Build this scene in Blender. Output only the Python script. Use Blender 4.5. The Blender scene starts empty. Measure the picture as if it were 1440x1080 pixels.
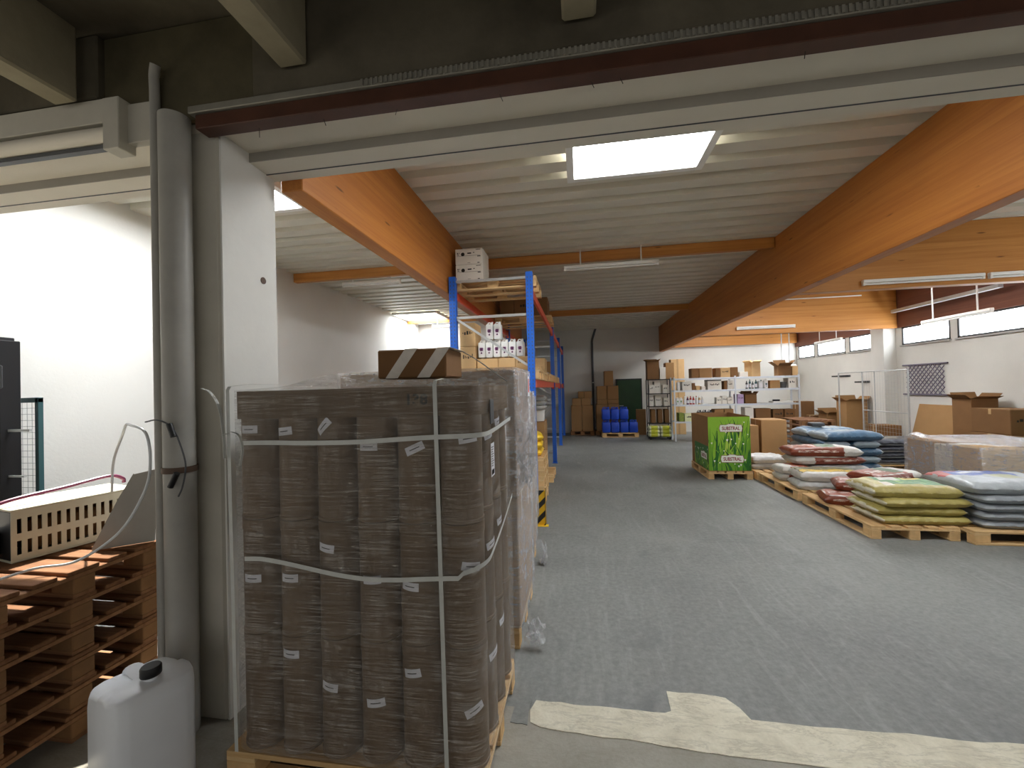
import bpy, bmesh, math, random
from mathutils import Vector, Matrix, noise
R = math.radians
rnd = random.Random(7)
sc = bpy.context.scene
COL = sc.collection

# ------------------------------------------------------------------ materials
def lin(c):
    if isinstance(c, str):
        c = tuple(int(c[i:i+2], 16)/255 for i in (0, 2, 4))
    return tuple(((v/12.92) if v <= .04045 else ((v+.055)/1.055)**2.4) for v in c[:3])
def rgba(c): return (*c, 1.0)
class NT:
    def __init__(s, name):
        s.m = bpy.data.materials.new(name); s.m.use_nodes = True
        s.t = s.m.node_tree; s.t.nodes.clear()
        s.out = s.t.nodes.new('ShaderNodeOutputMaterial')
    def n(s, t, **k):
        nd = s.t.nodes.new('ShaderNode'+t)
        for a, v in k.items(): setattr(nd, a, v)
        return nd
    def l(s, a, b): s.t.links.new(a, b)
    def val(s, sock, v):
        if hasattr(v, 'node'): s.l(v, sock)
        else: sock.default_value = v
    def math(s, op, a, b=0.0, clamp=False):
        nd = s.n('Math', operation=op, use_clamp=clamp); s.val(nd.inputs[0], a); s.val(nd.inputs[1], b); return nd.outputs[0]
    def coords(s, kind='Object', scale=(1, 1, 1), rot=(0, 0, 0)):
        tc = s.n('TexCoord'); mp = s.n('Mapping'); mp.inputs['Scale'].default_value = scale; mp.inputs['Rotation'].default_value = rot
        s.l(tc.outputs[kind], mp.inputs[0]); return mp.outputs[0]
    def noise(s, vec, scale, detail=3, rough=.55, dist=0.0):
        nd = s.n('TexNoise'); s.l(vec, nd.inputs['Vector']); nd.inputs['Scale'].default_value = scale
        nd.inputs['Detail'].default_value = detail; nd.inputs['Roughness'].default_value = rough; nd.inputs['Distortion'].default_value = dist
        return nd.outputs['Fac']
    def ramp(s, f, pts, interp='LINEAR'):
        nd = s.n('ValToRGB'); cr = nd.color_ramp; cr.interpolation = interp
        while len(cr.elements) > 1: cr.elements.remove(cr.elements[-1])
        cr.elements[0].position = pts[0][0]; cr.elements[0].color = rgba(pts[0][1])
        for p, c in pts[1:]:
            e = cr.elements.new(p); e.color = rgba(c)
        s.l(f, nd.inputs[0]); return nd.outputs[0]
    def mix(s, f, a, b, mode='MIX'):
        nd = s.n('Mix', data_type='RGBA', blend_type=mode); s.val(nd.inputs[0], f)
        for sock, v in ((nd.inputs[6], a), (nd.inputs[7], b)):
            if hasattr(v, 'node'): s.l(v, sock)
            else: sock.default_value = rgba(v)
        return nd.outputs[2]
    def bump(s, h, strength=.3, dist=.01):
        nd = s.n('Bump'); nd.inputs['Strength'].default_value = strength; nd.inputs['Distance'].default_value = dist
        s.l(h, nd.inputs['Height']); return nd.outputs[0]
    def pbr(s, col, rough=.6, metal=0.0, normal=None, spec=.5):
        b = s.n('BsdfPrincipled')
        if hasattr(col, 'node'): s.l(col, b.inputs['Base Color'])
        else: b.inputs['Base Color'].default_value = rgba(col)
        s.val(b.inputs['Roughness'], rough); b.inputs['Metallic'].default_value = metal
        b.inputs['Specular IOR Level'].default_value = spec
        if normal is not None: s.l(normal, b.inputs['Normal'])
        s.l(b.outputs[0], s.out.inputs[0]); return b

def mat(name, col, rough=.6, metal=0.0, nz=None, var=0.0, bump=None, spec=.4, stretch=(1, 1, 1)):
    """plain surface: base colour, optional noise mottling (scale, amount), per-object tone variation, bump (scale, strength)"""
    k = NT(name); c = lin(col); s = c
    if nz or bump: v = k.coords('Object', stretch)
    if nz:
        f = k.noise(v, nz[0], 5, .6)
        s = k.ramp(f, [(.28, tuple(x*(1-nz[1]) for x in c)), (.72, tuple(min(1, x*(1+nz[1])) for x in c))])
    if var:
        oi = k.n('ObjectInfo'); a = k.math('MULTIPLY_ADD', oi.outputs['Random'], 2*var)
        a.node.inputs[2].default_value = 1-var
        cb = k.n('CombineColor')
        for i in range(3): k.l(a, cb.inputs[i])
        s = k.mix(1.0, s, cb.outputs[0], 'MULTIPLY')
    nrm = k.bump(k.noise(v, bump[0], 4), bump[1]) if bump else None
    k.pbr(s, rough, metal, nrm, spec); return k.m

def wood(name, c1, c2, axis='y', lam=.04, knots=True, rough=.5):
    """glued timber: laminations stacked in z, grain and knots drawn out along the beam"""
    k = NT(name)
    st = {'y': (14, .55, 14), 'x': (.55, 14, 14), 'z': (14, 14, .55)}[axis]
    v = k.coords('Object', st)
    g = k.noise(v, 2.2, 6, .65, .4)
    tc = k.n('TexCoord'); sp = k.n('SeparateXYZ'); k.l(tc.outputs['Object'], sp.inputs[0])
    cell = k.math('FLOOR', k.math('DIVIDE', sp.outputs[2], lam))
    wn = k.n('TexWhiteNoise', noise_dimensions='1D'); k.l(cell, wn.inputs['W'])
    f = k.math('ADD', k.math('MULTIPLY', g, .75), k.math('MULTIPLY', wn.outputs['Value'], .2))
    a, b = lin(c1), lin(c2)
    s = k.ramp(f, [(.25, a), (.8, b)])
    if knots:
        st2 = {'y': (5, 1.6, 9), 'x': (1.6, 5, 9), 'z': (5, 5, 1.6)}[axis]
        vo = k.n('TexVoronoi', feature='F1'); k.l(k.coords('Object', st2), vo.inputs['Vector']); vo.inputs['Scale'].default_value = 1.0
        kn = k.ramp(vo.outputs['Distance'], [(.05, (1, 1, 1)), (.11, (0, 0, 0))])
        sel = k.math('GREATER_THAN', k.noise(k.coords('Object', st2), .9, 1), .47)
        s = k.mix(k.math('MULTIPLY', k.math('MULTIPLY', kn, sel), .75), s, lin('4a2408'))
    k.pbr(s, rough, 0, k.bump(g, .08), .4); return k.m

def film(name, base=.10, amt=.55, stretch=(2, 2, 26), tint='eceef2', glos=.5):
    """clear stretch film: mostly transparent, with pulled streaks that catch the light"""
    k = NT(name)
    v = k.coords('Object', stretch, (R(6), R(7), 0))
    f1 = k.ramp(k.noise(v, 2.6, 6, .7, .6), [(.42, (0, 0, 0)), (.72, (1, 1, 1))])
    f2 = k.ramp(k.noise(k.coords('Object', (9, 9, 3)), 1.1, 4, .6, 1.2), [(.45, (0, 0, 0)), (.75, (1, 1, 1))])
    fac = k.math('ADD', base, k.math('MULTIPLY', k.math('MULTIPLY', f1, k.math('ADD', k.math('MULTIPLY', f2, .75), .30)), amt), True)
    tr = k.n('BsdfTransparent'); tr.inputs[0].default_value = (.97, .975, .98, 1)
    gl = k.n('BsdfGlossy'); gl.inputs['Roughness'].default_value = .16; gl.inputs[0].default_value = (.95, .95, .96, 1)
    df = k.n('BsdfDiffuse'); df.inputs[0].default_value = rgba(lin(tint))
    nb = k.bump(f1, .5, .02); k.l(nb, gl.inputs['Normal']); k.l(nb, df.inputs['Normal'])
    m1 = k.n('MixShader'); m1.inputs[0].default_value = glos; k.l(df.outputs[0], m1.inputs[1]); k.l(gl.outputs[0], m1.inputs[2])
    m2 = k.n('MixShader'); k.l(fac, m2.inputs[0]); k.l(tr.outputs[0], m2.inputs[1]); k.l(m1.outputs[0], m2.inputs[2])
    k.l(m2.outputs[0], k.out.inputs[0]); return k.m

def glow(name, col, strength):
    k = NT(name); e = k.n('Emission'); e.inputs[0].default_value = rgba(lin(col)); e.inputs[1].default_value = strength
    k.l(e.outputs[0], k.out.inputs[0]); return k.m

def printed(name, base, rects, rough=.4, nz=.08, spec=.5, wob=.03, bump=.6):
    """printed packaging: coloured fields (x0,x1,y0,y1,z0,z1,colour[,speckle]) in the thing's own 0..1 box"""
    k = NT(name); tc = k.n('TexCoord')
    nv = k.n('TexNoise'); nv.inputs['Scale'].default_value = 5; nv.inputs['Detail'].default_value = 2
    k.l(tc.outputs['Generated'], nv.inputs['Vector'])
    off = k.math('MULTIPLY', k.math('SUBTRACT', nv.outputs['Fac'], .5), wob*2)
    sp = k.n('SeparateXYZ'); k.l(tc.outputs['Generated'], sp.inputs[0])
    ax = [k.math('ADD', sp.outputs[i], off) for i in range(2)] + [sp.outputs[2]]
    s = lin(base)
    for r in rects:
        f = None
        for i in range(3):
            lo, hi = r[2*i], r[2*i+1]
            if lo > 0: 
                g = k.math('GREATER_THAN', ax[i], lo); f = g if f is None else k.math('MULTIPLY', f, g)
            if hi < 1:
                g = k.math('LESS_THAN', ax[i], hi); f = g if f is None else k.math('MULTIPLY', f, g)
        if f is None: f = 1.0
        if len(r) > 7:
            no = k.noise(tc.outputs['Generated'], r[7], 3, .6); f = k.math('MULTIPLY', f, k.math('GREATER_THAN', no, .5))
        s = k.mix(f, s, lin(r[6]))
    v = k.coords('Object', (1, 1, 1)); no = k.noise(v, 9, 5, .6)
    d = k.ramp(no, [(.3, (1-nz*2,)*3), (.7, (1, 1, 1))])
    s = k.mix(1.0, s, d, 'MULTIPLY')
    k.pbr(s, rough, 0, k.bump(k.math('ADD', k.noise(v, 14, 3), k.math('MULTIPLY', k.noise(k.coords('Object', (1, 1, 1)), 34, 4, .6, 1.5), .5)), bump), spec); return k.m

MT = {}
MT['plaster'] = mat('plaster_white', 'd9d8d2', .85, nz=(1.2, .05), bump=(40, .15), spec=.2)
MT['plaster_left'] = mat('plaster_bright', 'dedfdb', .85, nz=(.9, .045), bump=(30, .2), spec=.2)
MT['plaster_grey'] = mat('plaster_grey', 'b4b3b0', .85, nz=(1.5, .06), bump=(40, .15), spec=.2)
MT['pillar'] = mat('pillar_paint', 'bab6aa', .75, nz=(3, .10), bump=(18, .12), spec=.25)
MT['jamb'] = mat('jamb_paint', 'dcdbd5', .7, nz=(2.5, .05), bump=(25, .12), spec=.25)
MT['pipe'] = mat('pipe_grey', 'a3a19a', .45, nz=(6, .08), spec=.4)
MT['soffit'] = mat('soffit_paint', 'd8d2c4', .75, nz=(2, .04), bump=(60, .08), spec=.2)
MT['corrug'] = mat('corrugated_sheet', 'd6d2c4', .45, nz=(1.3, .05), spec=.35)
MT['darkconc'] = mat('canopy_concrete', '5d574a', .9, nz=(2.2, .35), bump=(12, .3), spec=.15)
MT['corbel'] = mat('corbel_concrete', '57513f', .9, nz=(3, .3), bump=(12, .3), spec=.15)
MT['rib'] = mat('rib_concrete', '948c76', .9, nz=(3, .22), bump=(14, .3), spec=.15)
MT['clamp'] = mat('clamp_rust', '5a4638', .6)
MT['step_shade'] = mat('step_shade_grey', '98938a', .8, nz=(3, .06))
MT['brown'] = mat('brown_steel', '4a2c1f', .5, nz=(5, .25), spec=.4)
MT['greymetal'] = mat('grey_rail', '8d8a80', .45, .3, nz=(6, .15))
MT['beam_y'] = wood('glulam_long', 'a5622a', 'c4823c', 'y')
MT['beam_x'] = wood('glulam_cross', 'b27434', 'd2964f', 'x')
MT['beam_dark'] = wood('timber_dark', '6b4236', '8a5a48', 'y', .12, False)
MT['pallet'] = wood('pallet_wood', 'c39c68', 'e3c798', 'x', .03, True, .8)
MT['pallet_old'] = wood('pallet_old', '6b452a', 'a07650', 'x', .03, True, .85)
MT['block'] = mat('pallet_block', 'd0ab78', .85, nz=(9, .16), var=.1, bump=(30, .2))
MT['block_old'] = mat('pallet_block_old', '84603d', .85, nz=(9, .16), var=.1, bump=(30, .2))
MT['card'] = mat('cardboard', '9d7a52', .8, nz=(5, .05), var=.12, spec=.2)
MT['card2'] = mat('cardboard_dark', '7d5c3c', .8, nz=(5, .06), var=.1, spec=.2)
MT['card3'] = mat('cardboard_light', 'cdab7c', .8, nz=(5, .05), var=.06, spec=.2)
MT['drum'] = mat('drum_kraft', '6d5a45', .6, nz=(4, .06), var=.08, spec=.3)
MT['cap'] = mat('cap_kraft', '604e3a', .75, nz=(5, .06), spec=.2)
MT['tape'] = mat('parcel_tape', 'cfc8bd', .35, nz=(12, .12), spec=.5)
MT['tape_clear'] = mat('brown_tape', 'b59468', .3, spec=.5)
MT['ink'] = mat('ink', '2a2620', .7)
MT['paper'] = mat('label_paper', 'dcdce2', .6, nz=(8, .03))
MT['strap'] = mat('strap_white', 'c6c8c4', .4, nz=(20, .06))
MT['film'] = film('stretch_film', .07, .95, (2, 2, 55), 'd9d2c6')
MT['film2'] = film('stretch_film_heavy', .34, .9, (3, 3, 12))
MT['film3'] = film('stretch_film_clear', .10, .6, (3, 3, 7))
MT['blue'] = mat('rack_blue', '1f5fc2', .4, nz=(4, .06))
MT['orange'] = mat('rack_orange', 'd4502c', .45, nz=(6, .12))
MT['galv'] = mat('galvanised', 'c3c6c6', .35, .55, nz=(7, .08))
MT['shelfmetal'] = mat('shelf_grey', 'ccd2d9', .4, .25, nz=(5, .05))
MT['black'] = mat('black_plastic', '17181a', .45)
MT['blackmetal'] = mat('black_paint', '24262a', .4, nz=(5, .2))
MT['darkgrey'] = mat('dark_grey', '4b4d50', .5)
MT['white'] = mat('white_plastic', 'e6e6e2', .4)
MT['whitebox'] = mat('white_carton', 'dedad0', .7, nz=(4, .03))
MT['jerry'] = mat('jerrycan_plastic', 'eaeef4', .38, nz=(5, .03), spec=.5)
MT['bluecan'] = mat('blue_plastic', '1c44b4', .38)
MT['green_door'] = mat('green_door_paint', '1d3a20', .5, nz=(4, .15))
MT['green'] = mat('green_print', '4d8a2a', .5, nz=(20, .3))
MT['teal'] = mat('teal_paint', '35585c', .5)
MT['yellow'] = mat('yellow_plastic', 'e8c02c', .4, nz=(6, .08))
MT['red'] = mat('red_plastic', 'b32c25', .45)
MT['purple'] = mat('purple_cable', '6b2347', .4)
MT['hose'] = mat('clear_hose', 'd6dadc', .25, spec=.6)
MT['steel'] = mat('sheet_steel', '8f8b84', .4, .4, nz=(5, .08))
MT['lamp'] = mat('lamp_body', 'e9e8e2', .35)
MT['lilac'] = mat('lattice_paint', '6f6878', .6)
def clear_pane():
    k = NT('clear_skylight_pane'); e = k.n('Emission'); e.inputs[0].default_value = rgba(lin('fbfdff')); e.inputs[1].default_value = 17.0
    t = k.n('BsdfTransparent'); m = k.n('MixShader'); m.inputs[0].default_value = .5; k.l(e.outputs[0], m.inputs[1]); k.l(t.outputs[0], m.inputs[2]); k.l(m.outputs[0], k.out.inputs[0]); return k.m
MT['sky_clear'] = clear_pane()
MT['sky_added'] = glow('added_skylight_low', 'fbfdff', 6.0)
MT['sky_unseen_rear'] = glow('unseen_skylight_rear', 'fbfdff', 12.0)
MT['sky'] = glow('skylight_pane_daylight', 'fbfdff', 11.0)
MT['win'] = glow('window_daylight', 'f2f8ff', 8.5)

def floor_mat():
    k = NT('screed_floor')
    v = k.coords('Object', (1, 1, 1)); big = k.noise(v, .55, 6, .62, .5)
    s = k.ramp(big, [(.3, lin('646664')), (.55, lin('797b78')), (.75, lin('8f8f8a'))])
    fine = k.noise(v, 26, 5, .7)
    s = k.mix(.35, s, k.ramp(fine, [(.3, lin('5c5d5c')), (.7, lin('9a9a97'))]))
    for rot, th, a in ((R(28), .52, .30), (R(44), .54, .26), (R(-68), .58, .16)):
        sv = k.coords('Object', (3.6, .55, 1), (0, 0, rot))
        f = k.ramp(k.noise(sv, 1.8, 6, .66, 1.6), [(th, (0, 0, 0)), (th+.2, (1, 1, 1))])
        msk = k.ramp(k.noise(v, .8+rot*.3, 4, .6), [(.38, (.15, .15, .15)), (.62, (1, 1, 1))])
        s = k.mix(k.math('MULTIPLY', k.math('MULTIPLY', f, msk), a), s, lin('a9aba8'))
    sv = k.coords('Object', (1.2, 1.2, 1), (0, 0, R(20)))
    f = k.ramp(k.noise(sv, 1.1, 6, .7, 1.0), [(.56, (0, 0, 0)), (.72, (1, 1, 1))])
    s = k.mix(k.math('MULTIPLY', f, .5), s, lin('5a5c5d'))
    k.pbr(s, .62, 0, k.bump(fine, .10), .35); return k.m
def conc_mat(name, a, b, c, sc_=1.0, crack=.5):
    k = NT(name); v = k.coords('Object', (1, 1, 1))
    s = k.ramp(k.noise(v, 3*sc_, 7, .65, .5), [(.3, lin(a)), (.5, lin(b)), (.72, lin(c))])
    s = k.mix(.3, s, k.ramp(k.noise(v, 60, 4, .7), [(.3, lin(a)), (.7, lin(c))]))
    st = k.ramp(k.noise(k.coords('Object', (2.2, 9, 1), (0, 0, R(-32))), 2.0, 6, .7, 1.0), [(.5, (0, 0, 0)), (.56, (1, 1, 1)), (.60, (0, 0, 0))])
    s = k.mix(k.math('MULTIPLY', st, crack), s, lin('6a655a'))
    k.pbr(s, .85, 0, k.bump(k.noise(v, 30, 6, .7), .35), .2); return k.m
MT['floor'] = floor_mat()
MT['apron'] = conc_mat('apron_concrete', '8b877c', '98948a', 'a5a197', 1.0, .15)
MT['sill'] = conc_mat('sill_concrete', 'b8b29f', 'cbc5b1', 'dbd6c4', 2.0, .28)
MT['bag_blue'] = printed('sack_blue', '3b607d', [(.2, .8, .2, .8, .55, 1, '546a78'), (.3, .7, .3, .7, .6, 1, '777d6c', 6), (0, 1, 0, 1, .0, .22, '2f4a63'), (0, .04, 0, 1, 0, 1, '93a3ac'), (.96, 1, 0, 1, 0, 1, '93a3ac')], .32, .14, .6)
MT['bag_navy'] = printed('sack_navy', '2a2d3a', [(.3, .7, .25, .75, .5, 1, '8f8876', 5), (0, 1, 0, 1, .0, .25, 'b9b9ba')], .35, .2)
MT['bag_yellow'] = printed('sack_yellow', 'b0a25c', [(.24, .92, .22, .9, .6, 1, '4d8a49'), (.45, .72, .3, .88, .62, 1, '86b35c', 5), (.3, .55, .6, .9, .62, 1, 'dfe0d6'), (.17, .30, .16, .42, .62, 1, 'e6ddd0'), (.62, .84, .62, .86, .64, 1, 'e3c95e'), (0, .018, 0, 1, 0, 1, 'd5d1bd'), (.978, 1, 0, 1, 0, 1, 'd5d1bd'), (.12, .2, .12, .9, .6, 1, 'c9c07a')], .35, .12)
MT['bag_grey'] = printed('sack_grey', '9da3a8', [(.1, .9, .0, .1, .3, .8, '8f959b'), (.25, .75, .3, .7, .6, 1, 'cfd3d4')], .3, .1, .6)
MT['bag_colour'] = printed('sack_colour', 'aab1b5', [(.02, .30, .55, 1, .4, 1, 'b23a30'), (.12, .72, .50, .86, .5, 1, '2d53a8'), (.40, .66, .34, .60, .5, 1, 'a9ab7c'), (.2, .5, .72, .82, .5, 1, 'd9dbe2')], .3, .1, .6)
MT['bag_red'] = printed('sack_russet', 'c9c6bf', [(.0, .74, 0, 1, 0, .9, '7f3a22'), (.06, .70, .1, .9, .55, 1, '96492a'), (.45, .70, .2, .85, .6, 1, '4a6a44'), (.1, .42, .35, .6, .7, 1, 'e4d9cf', 9), (.12, .66, 0, .12, .35, .62, 'd9c7ba', 12)], .35, .1)
MT['bag_red2'] = printed('sack_russet_white', 'cbc8c1', [(.28, 1, 0, 1, 0, .85, '7d3a24'), (.34, .94, .1, .9, .6, 1, 'a9502f'), (.4, .9, 0, .12, .3, .6, 'd6c3b6', 12)], .35, .1)
MT['bag_black'] = printed('sack_yellow_black', 'cccac4', [(.04, .96, .14, .95, .5, 1, '5d5a3a'), (.04, .96, .5, .9, .5, 1, '7a7950', 6), (.06, .92, .16, .46, .55, 1, 'd8b428'), (.15, .85, .25, .33, .58, 1, '2c2a22', 11), (.04, .4, .82, .95, .5, 1, 'd8b428')], .35, .1)
MT['lilacbox'] = mat('lilac_carton', 'b9a3c6', .6)
MT['yellowbox'] = mat('pale_carton', 'd9dcae', .6, nz=(9, .1))
MT['greenbox'] = mat('green_carton', '7d8a3a', .6, nz=(20, .3))
MT['cream'] = mat('cream_metal', 'cfcdb8', .5, nz=(6, .06))
MT['orange_ring'] = mat('orange_print', 'd9852c', .5)
MT['bag_lime'] = printed('sack_lime', 'd3d8b0', [(.2, .8, 0, 1, 0, 1, 'c9cf3a'), (.3, .7, .2, .8, .5, 1, 'dfe3c0', 6)], .4)
MT['bag_white'] = printed('sack_white', 'c3c5c3', [(.3, .7, .3, .7, .6, 1, 'c2c5c2')], .3, .1, .6)

# ------------------------------------------------------------------ geometry helpers
def new(): return bmesh.new()
def box(bm, c, s, rot=None, bev=0.0, mi=0, seg=1):
    mtx = Matrix.Translation(c) @ (rot.to_4x4() if rot is not None else Matrix()) @ Matrix.Diagonal((*s, 1))
    vs = bmesh.ops.create_cube(bm, size=1, matrix=mtx)['verts']
    fs = {f for v in vs for f in v.link_faces}
    for f in fs: f.material_index = mi
    if bev:
        es = list({e for v in vs for e in v.link_edges})
        bmesh.ops.bevel(bm, geom=es, offset=bev, segments=seg, affect='EDGES', profile=.5, clamp_overlap=True)
def bx(bm, x0, x1, y0, y1, z0, z1, bev=0.0, mi=0):
    box(bm, ((x0+x1)/2, (y0+y1)/2, (z0+z1)/2), (abs(x1-x0), abs(y1-y0), abs(z1-z0)), None, bev, mi)
def lathe(bm, prof, seg=20, mtx=Matrix(), mi=0, sx=1.0, sy=1.0):
    rings = []
    for r, z in prof:
        if r < 1e-6: rings.append([bm.verts.new(mtx @ Vector((0, 0, z)))])
        else: rings.append([bm.verts.new(mtx @ Vector((r*sx*math.cos(2*math.pi*i/seg), r*sy*math.sin(2*math.pi*i/seg), z))) for i in range(seg)])
    for a, b in zip(rings, rings[1:]):
        for i in range(seg):
            j = (i+1) % seg
            if len(a) == 1 and len(b) == 1: continue
            if len(a) == 1: f = bm.faces.new((a[0], b[j], b[i]))
            elif len(b) == 1: f = bm.faces.new((a[i], a[j], b[0]))
            else: f = bm.faces.new((a[i], a[j], b[j], b[i]))
            f.material_index = mi
def frames(pts):
    P = [Vector(p) for p in pts]; out = []; up = None
    for i, p in enumerate(P):
        t = (P[min(i+1, len(P)-1)] - P[max(i-1, 0)]).normalized()
        if up is None:
            up = Vector((0, 0, 1)) if abs(t.z) < .9 else Vector((0, 1, 0))
        s = t.cross(up).normalized(); up = s.cross(t).normalized(); out.append((p, s, up))
    return out
def sweep(bm, pts, prof, mi=0, cap=True):
    rings = [[bm.verts.new(p + s*a + u*b) for a, b in prof] for p, s, u in frames(pts)]
    n = len(prof)
    for a, b in zip(rings, rings[1:]):
        for i in range(n):
            f = bm.faces.new((a[i], a[(i+1) % n], b[(i+1) % n], b[i])); f.material_index = mi
    if cap:
        for r in (rings[0], rings[-1]):
            f = bm.faces.new(r); f.material_index = mi
def tube(bm, pts, r, seg=8, mi=0): sweep(bm, pts, [(r*math.cos(2*math.pi*i/seg), r*math.sin(2*math.pi*i/seg)) for i in range(seg)], mi)
def cyl(bm, p0, p1, r, seg=16, mi=0): tube(bm, [p0, p1], r, seg, mi)
def curve(pts, n=8):
    """Catmull-Rom through the points"""
    P = [Vector(p) for p in pts]; P = [P[0]*2-P[1]] + P + [P[-1]*2-P[-2]]; out = []
    for i in range(1, len(P)-2):
        a, b, c, d = P[i-1], P[i], P[i+1], P[i+2]
        for k in range(n):
            t = k/n; out.append(.5*((2*b)+(c-a)*t+(2*a-5*b+4*c-d)*t*t+(3*b-a-3*c+d)*t**3))
    out.append(P[-2]); return out
def poly(bm, pts, mi=0):
    f = bm.faces.new([bm.verts.new(p) for p in pts]); f.material_index = mi; return f
def prism(bm, pts, z0, z1, mi=0):
    a = [bm.verts.new((x, y, z0)) for x, y in pts]; b = [bm.verts.new((x, y, z1)) for x, y in pts]; n = len(pts)
    bm.faces.new(a[::-1]).material_index = mi; bm.faces.new(b).material_index = mi
    for i in range(n): bm.faces.new((a[i], a[(i+1) % n], b[(i+1) % n], b[i])).material_index = mi
def obj(name, bm, m, parent=None, loc=None, rotz=0.0, sharp=35):
    bmesh.ops.recalc_face_normals(bm, faces=bm.faces[:])
    me = bpy.data.meshes.new(name); bm.to_mesh(me); bm.free()
    for x in (m if isinstance(m, (list, tuple)) else [m]): me.materials.append(MT[x] if isinstance(x, str) else x)
    me.polygons.foreach_set('use_smooth', [True]*len(me.polygons)); me.set_sharp_from_angle(angle=R(sharp))
    o = bpy.data.objects.new(name, me); COL.objects.link(o)
    if parent is not None: o.parent = parent
    if loc is not None: o.location = loc
    if rotz: o.rotation_euler[2] = rotz
    return o
def tag(o, label, cat, group=None):
    o['label'] = label; o['category'] = cat
    if group: o['group'] = group
    return o
def thing(name, label, cat, loc=(0, 0, 0), rotz=0.0, group=None):
    o = bpy.data.objects.new(name, None); COL.objects.link(o); o.empty_display_size = .1
    o.location = loc; o.rotation_euler = (0, 0, rotz); return tag(o, label, cat, group)
def struct(name, bm, m, loc=None, parent=None, sharp=35):
    o = obj(name, bm, m, parent, loc, 0, sharp)
    if parent is None: o['kind'] = 'structure'
    return o
def dup(root, label, loc, rotz=None, group=None):
    c = root.copy(); COL.objects.link(c); c.location = loc
    if rotz is not None: c.rotation_euler[2] = rotz
    c['label'] = label
    if group: c['group'] = group
    for ch in list(root.children):
        k = ch.copy(); COL.objects.link(k); k.parent = c
        for g in list(ch.children):
            q = g.copy(); COL.objects.link(q); q.parent = k
    return c
def text(name, s, size, m, parent, loc, rot, thick=.0006, sx=1.0, bold=0.0):
    cu = bpy.data.curves.new(name, 'FONT'); cu.body = s; cu.size = size; cu.align_x = 'CENTER'; cu.align_y = 'CENTER'; cu.extrude = thick; cu.offset = bold
    tmp = bpy.data.objects.new(name, cu); COL.objects.link(tmp); bpy.context.view_layer.update()
    me = bpy.data.meshes.new_from_object(tmp.evaluated_get(bpy.context.evaluated_depsgraph_get())); bpy.data.objects.remove(tmp); bpy.data.curves.remove(cu)
    me.name = name; me.materials.clear(); me.materials.append(MT[m]); o = bpy.data.objects.new(name, me); COL.objects.link(o)
    o.parent = parent; o.location = loc; o.rotation_euler = rot; o.scale = (sx, 1, 1); return o

# ------------------------------------------------------------------ the shell
XL, XR, YB, ZC, YP = -5.1, 7.66, 16.4, 3.95, 12.9     # walls, back wall, roof underside, end wall of the bay by the rack
b = new(); bx(b, XL-.3, XR+.3, 2.30, YB+.3, -.1, 0); struct('floor', b, 'floor')
b = new(); bx(b, -8, 9, -5.0, 2.30, -.1, 0); struct('floor_apron', b, 'apron')
# worn concrete sill strip let into the floor across the opening
def jag(x0, y0, x1, y1, n, a, seed):
    q = random.Random(seed); return [(x0+(x1-x0)*i/n, y0+(y1-y0)*i/n+(q.uniform(-a, a) if 0 < i < n else 0)) for i in range(n+1)]
b = new()
up_ = jag(3.9, 2.36, .83, 2.36, 30, .008, 1) + [(.80, 2.44), (.75, 2.505)] + jag(.70, 2.515, .44, 2.52, 4, .004, 2) + [(.435, 2.37)] + jag(.40, 2.352, -.29, 2.358, 10, .006, 3)
lo_ = [(-.315, 2.28), (-.305, 2.20)] + jag(-.25, 2.175, .6, 2.125, 14, .007, 4) + jag(.65, 2.12, 3.9, 2.02, 24, .012, 5)
prism(b, up_ + lo_, -.02, .004); struct('floor_strip', b, 'sill')
b = new(); prism(b, jag(-.312, 2.355, -.40, 2.36, 2, .002, 6) + [(-.41, 2.19)] + jag(-.40, 2.188, -.318, 2.18, 3, .004, 8) + [(-.322, 2.27)], -.02, .003); struct('floor_patch', b, 'floor')
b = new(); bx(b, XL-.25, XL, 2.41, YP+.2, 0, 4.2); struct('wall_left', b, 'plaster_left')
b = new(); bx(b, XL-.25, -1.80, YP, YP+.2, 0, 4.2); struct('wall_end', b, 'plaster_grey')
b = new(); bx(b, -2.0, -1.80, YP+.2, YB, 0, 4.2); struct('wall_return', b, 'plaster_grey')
b = new(); bx(b, -1.80, XR+.2, YB, YB+.2, 0, 4.2); struct('wall_back', b, 'plaster')
# right wall with a band of windows
ZS, ZT = 2.56, 2.99
WIN = [(5.2, 6.75), (6.95, 8.35), (8.50, 9.93), (10.09, 11.43), (12.27, 13.42), (13.60, 15.06), (15.24, 16.25)]
b = new(); bx(b, XR, XR+.25, 2.41, YB+.2, 0, ZS)
ed = [2.41] + [v for w in WIN for v in w] + [YB+.2]
for i in range(0, len(ed), 2): bx(b, XR, XR+.25, ed[i], ed[i+1], ZS, ZT)
struct('wall_right', b, 'plaster')
b = new(); bx(b, XR-.03, XR+.25, 2.41, YB, ZT, ZC); struct('wall_right_upper_beam', b, 'beam_dark')
for i, (y0, y1) in enumerate(WIN):
    f = new()
    for a, c in ((y0, y0+.045), (y1-.045, y1)): bx(f, XR+.0, XR+.06, a, c, ZS, ZT)
    bx(f, XR+.0, XR+.06, y0, y1, ZS, ZS+.04); bx(f, XR+.0, XR+.06, y0, y1, ZT-.04, ZT)
    w = obj('window_%d' % (i+1), f, 'darkgrey'); w['kind'] = 'structure'
    p = new(); bx(p, XR+.02, XR+.04, y0+.045, y1-.045, ZS+.04, ZT-.04); obj('pane', p, 'win', w)
    s_ = new(); bx(s_, XR-.04, XR-.001, y0-.02, y1+.02, ZS-.03, ZS); obj('window_sill', s_, 'plaster_grey', w)
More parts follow.
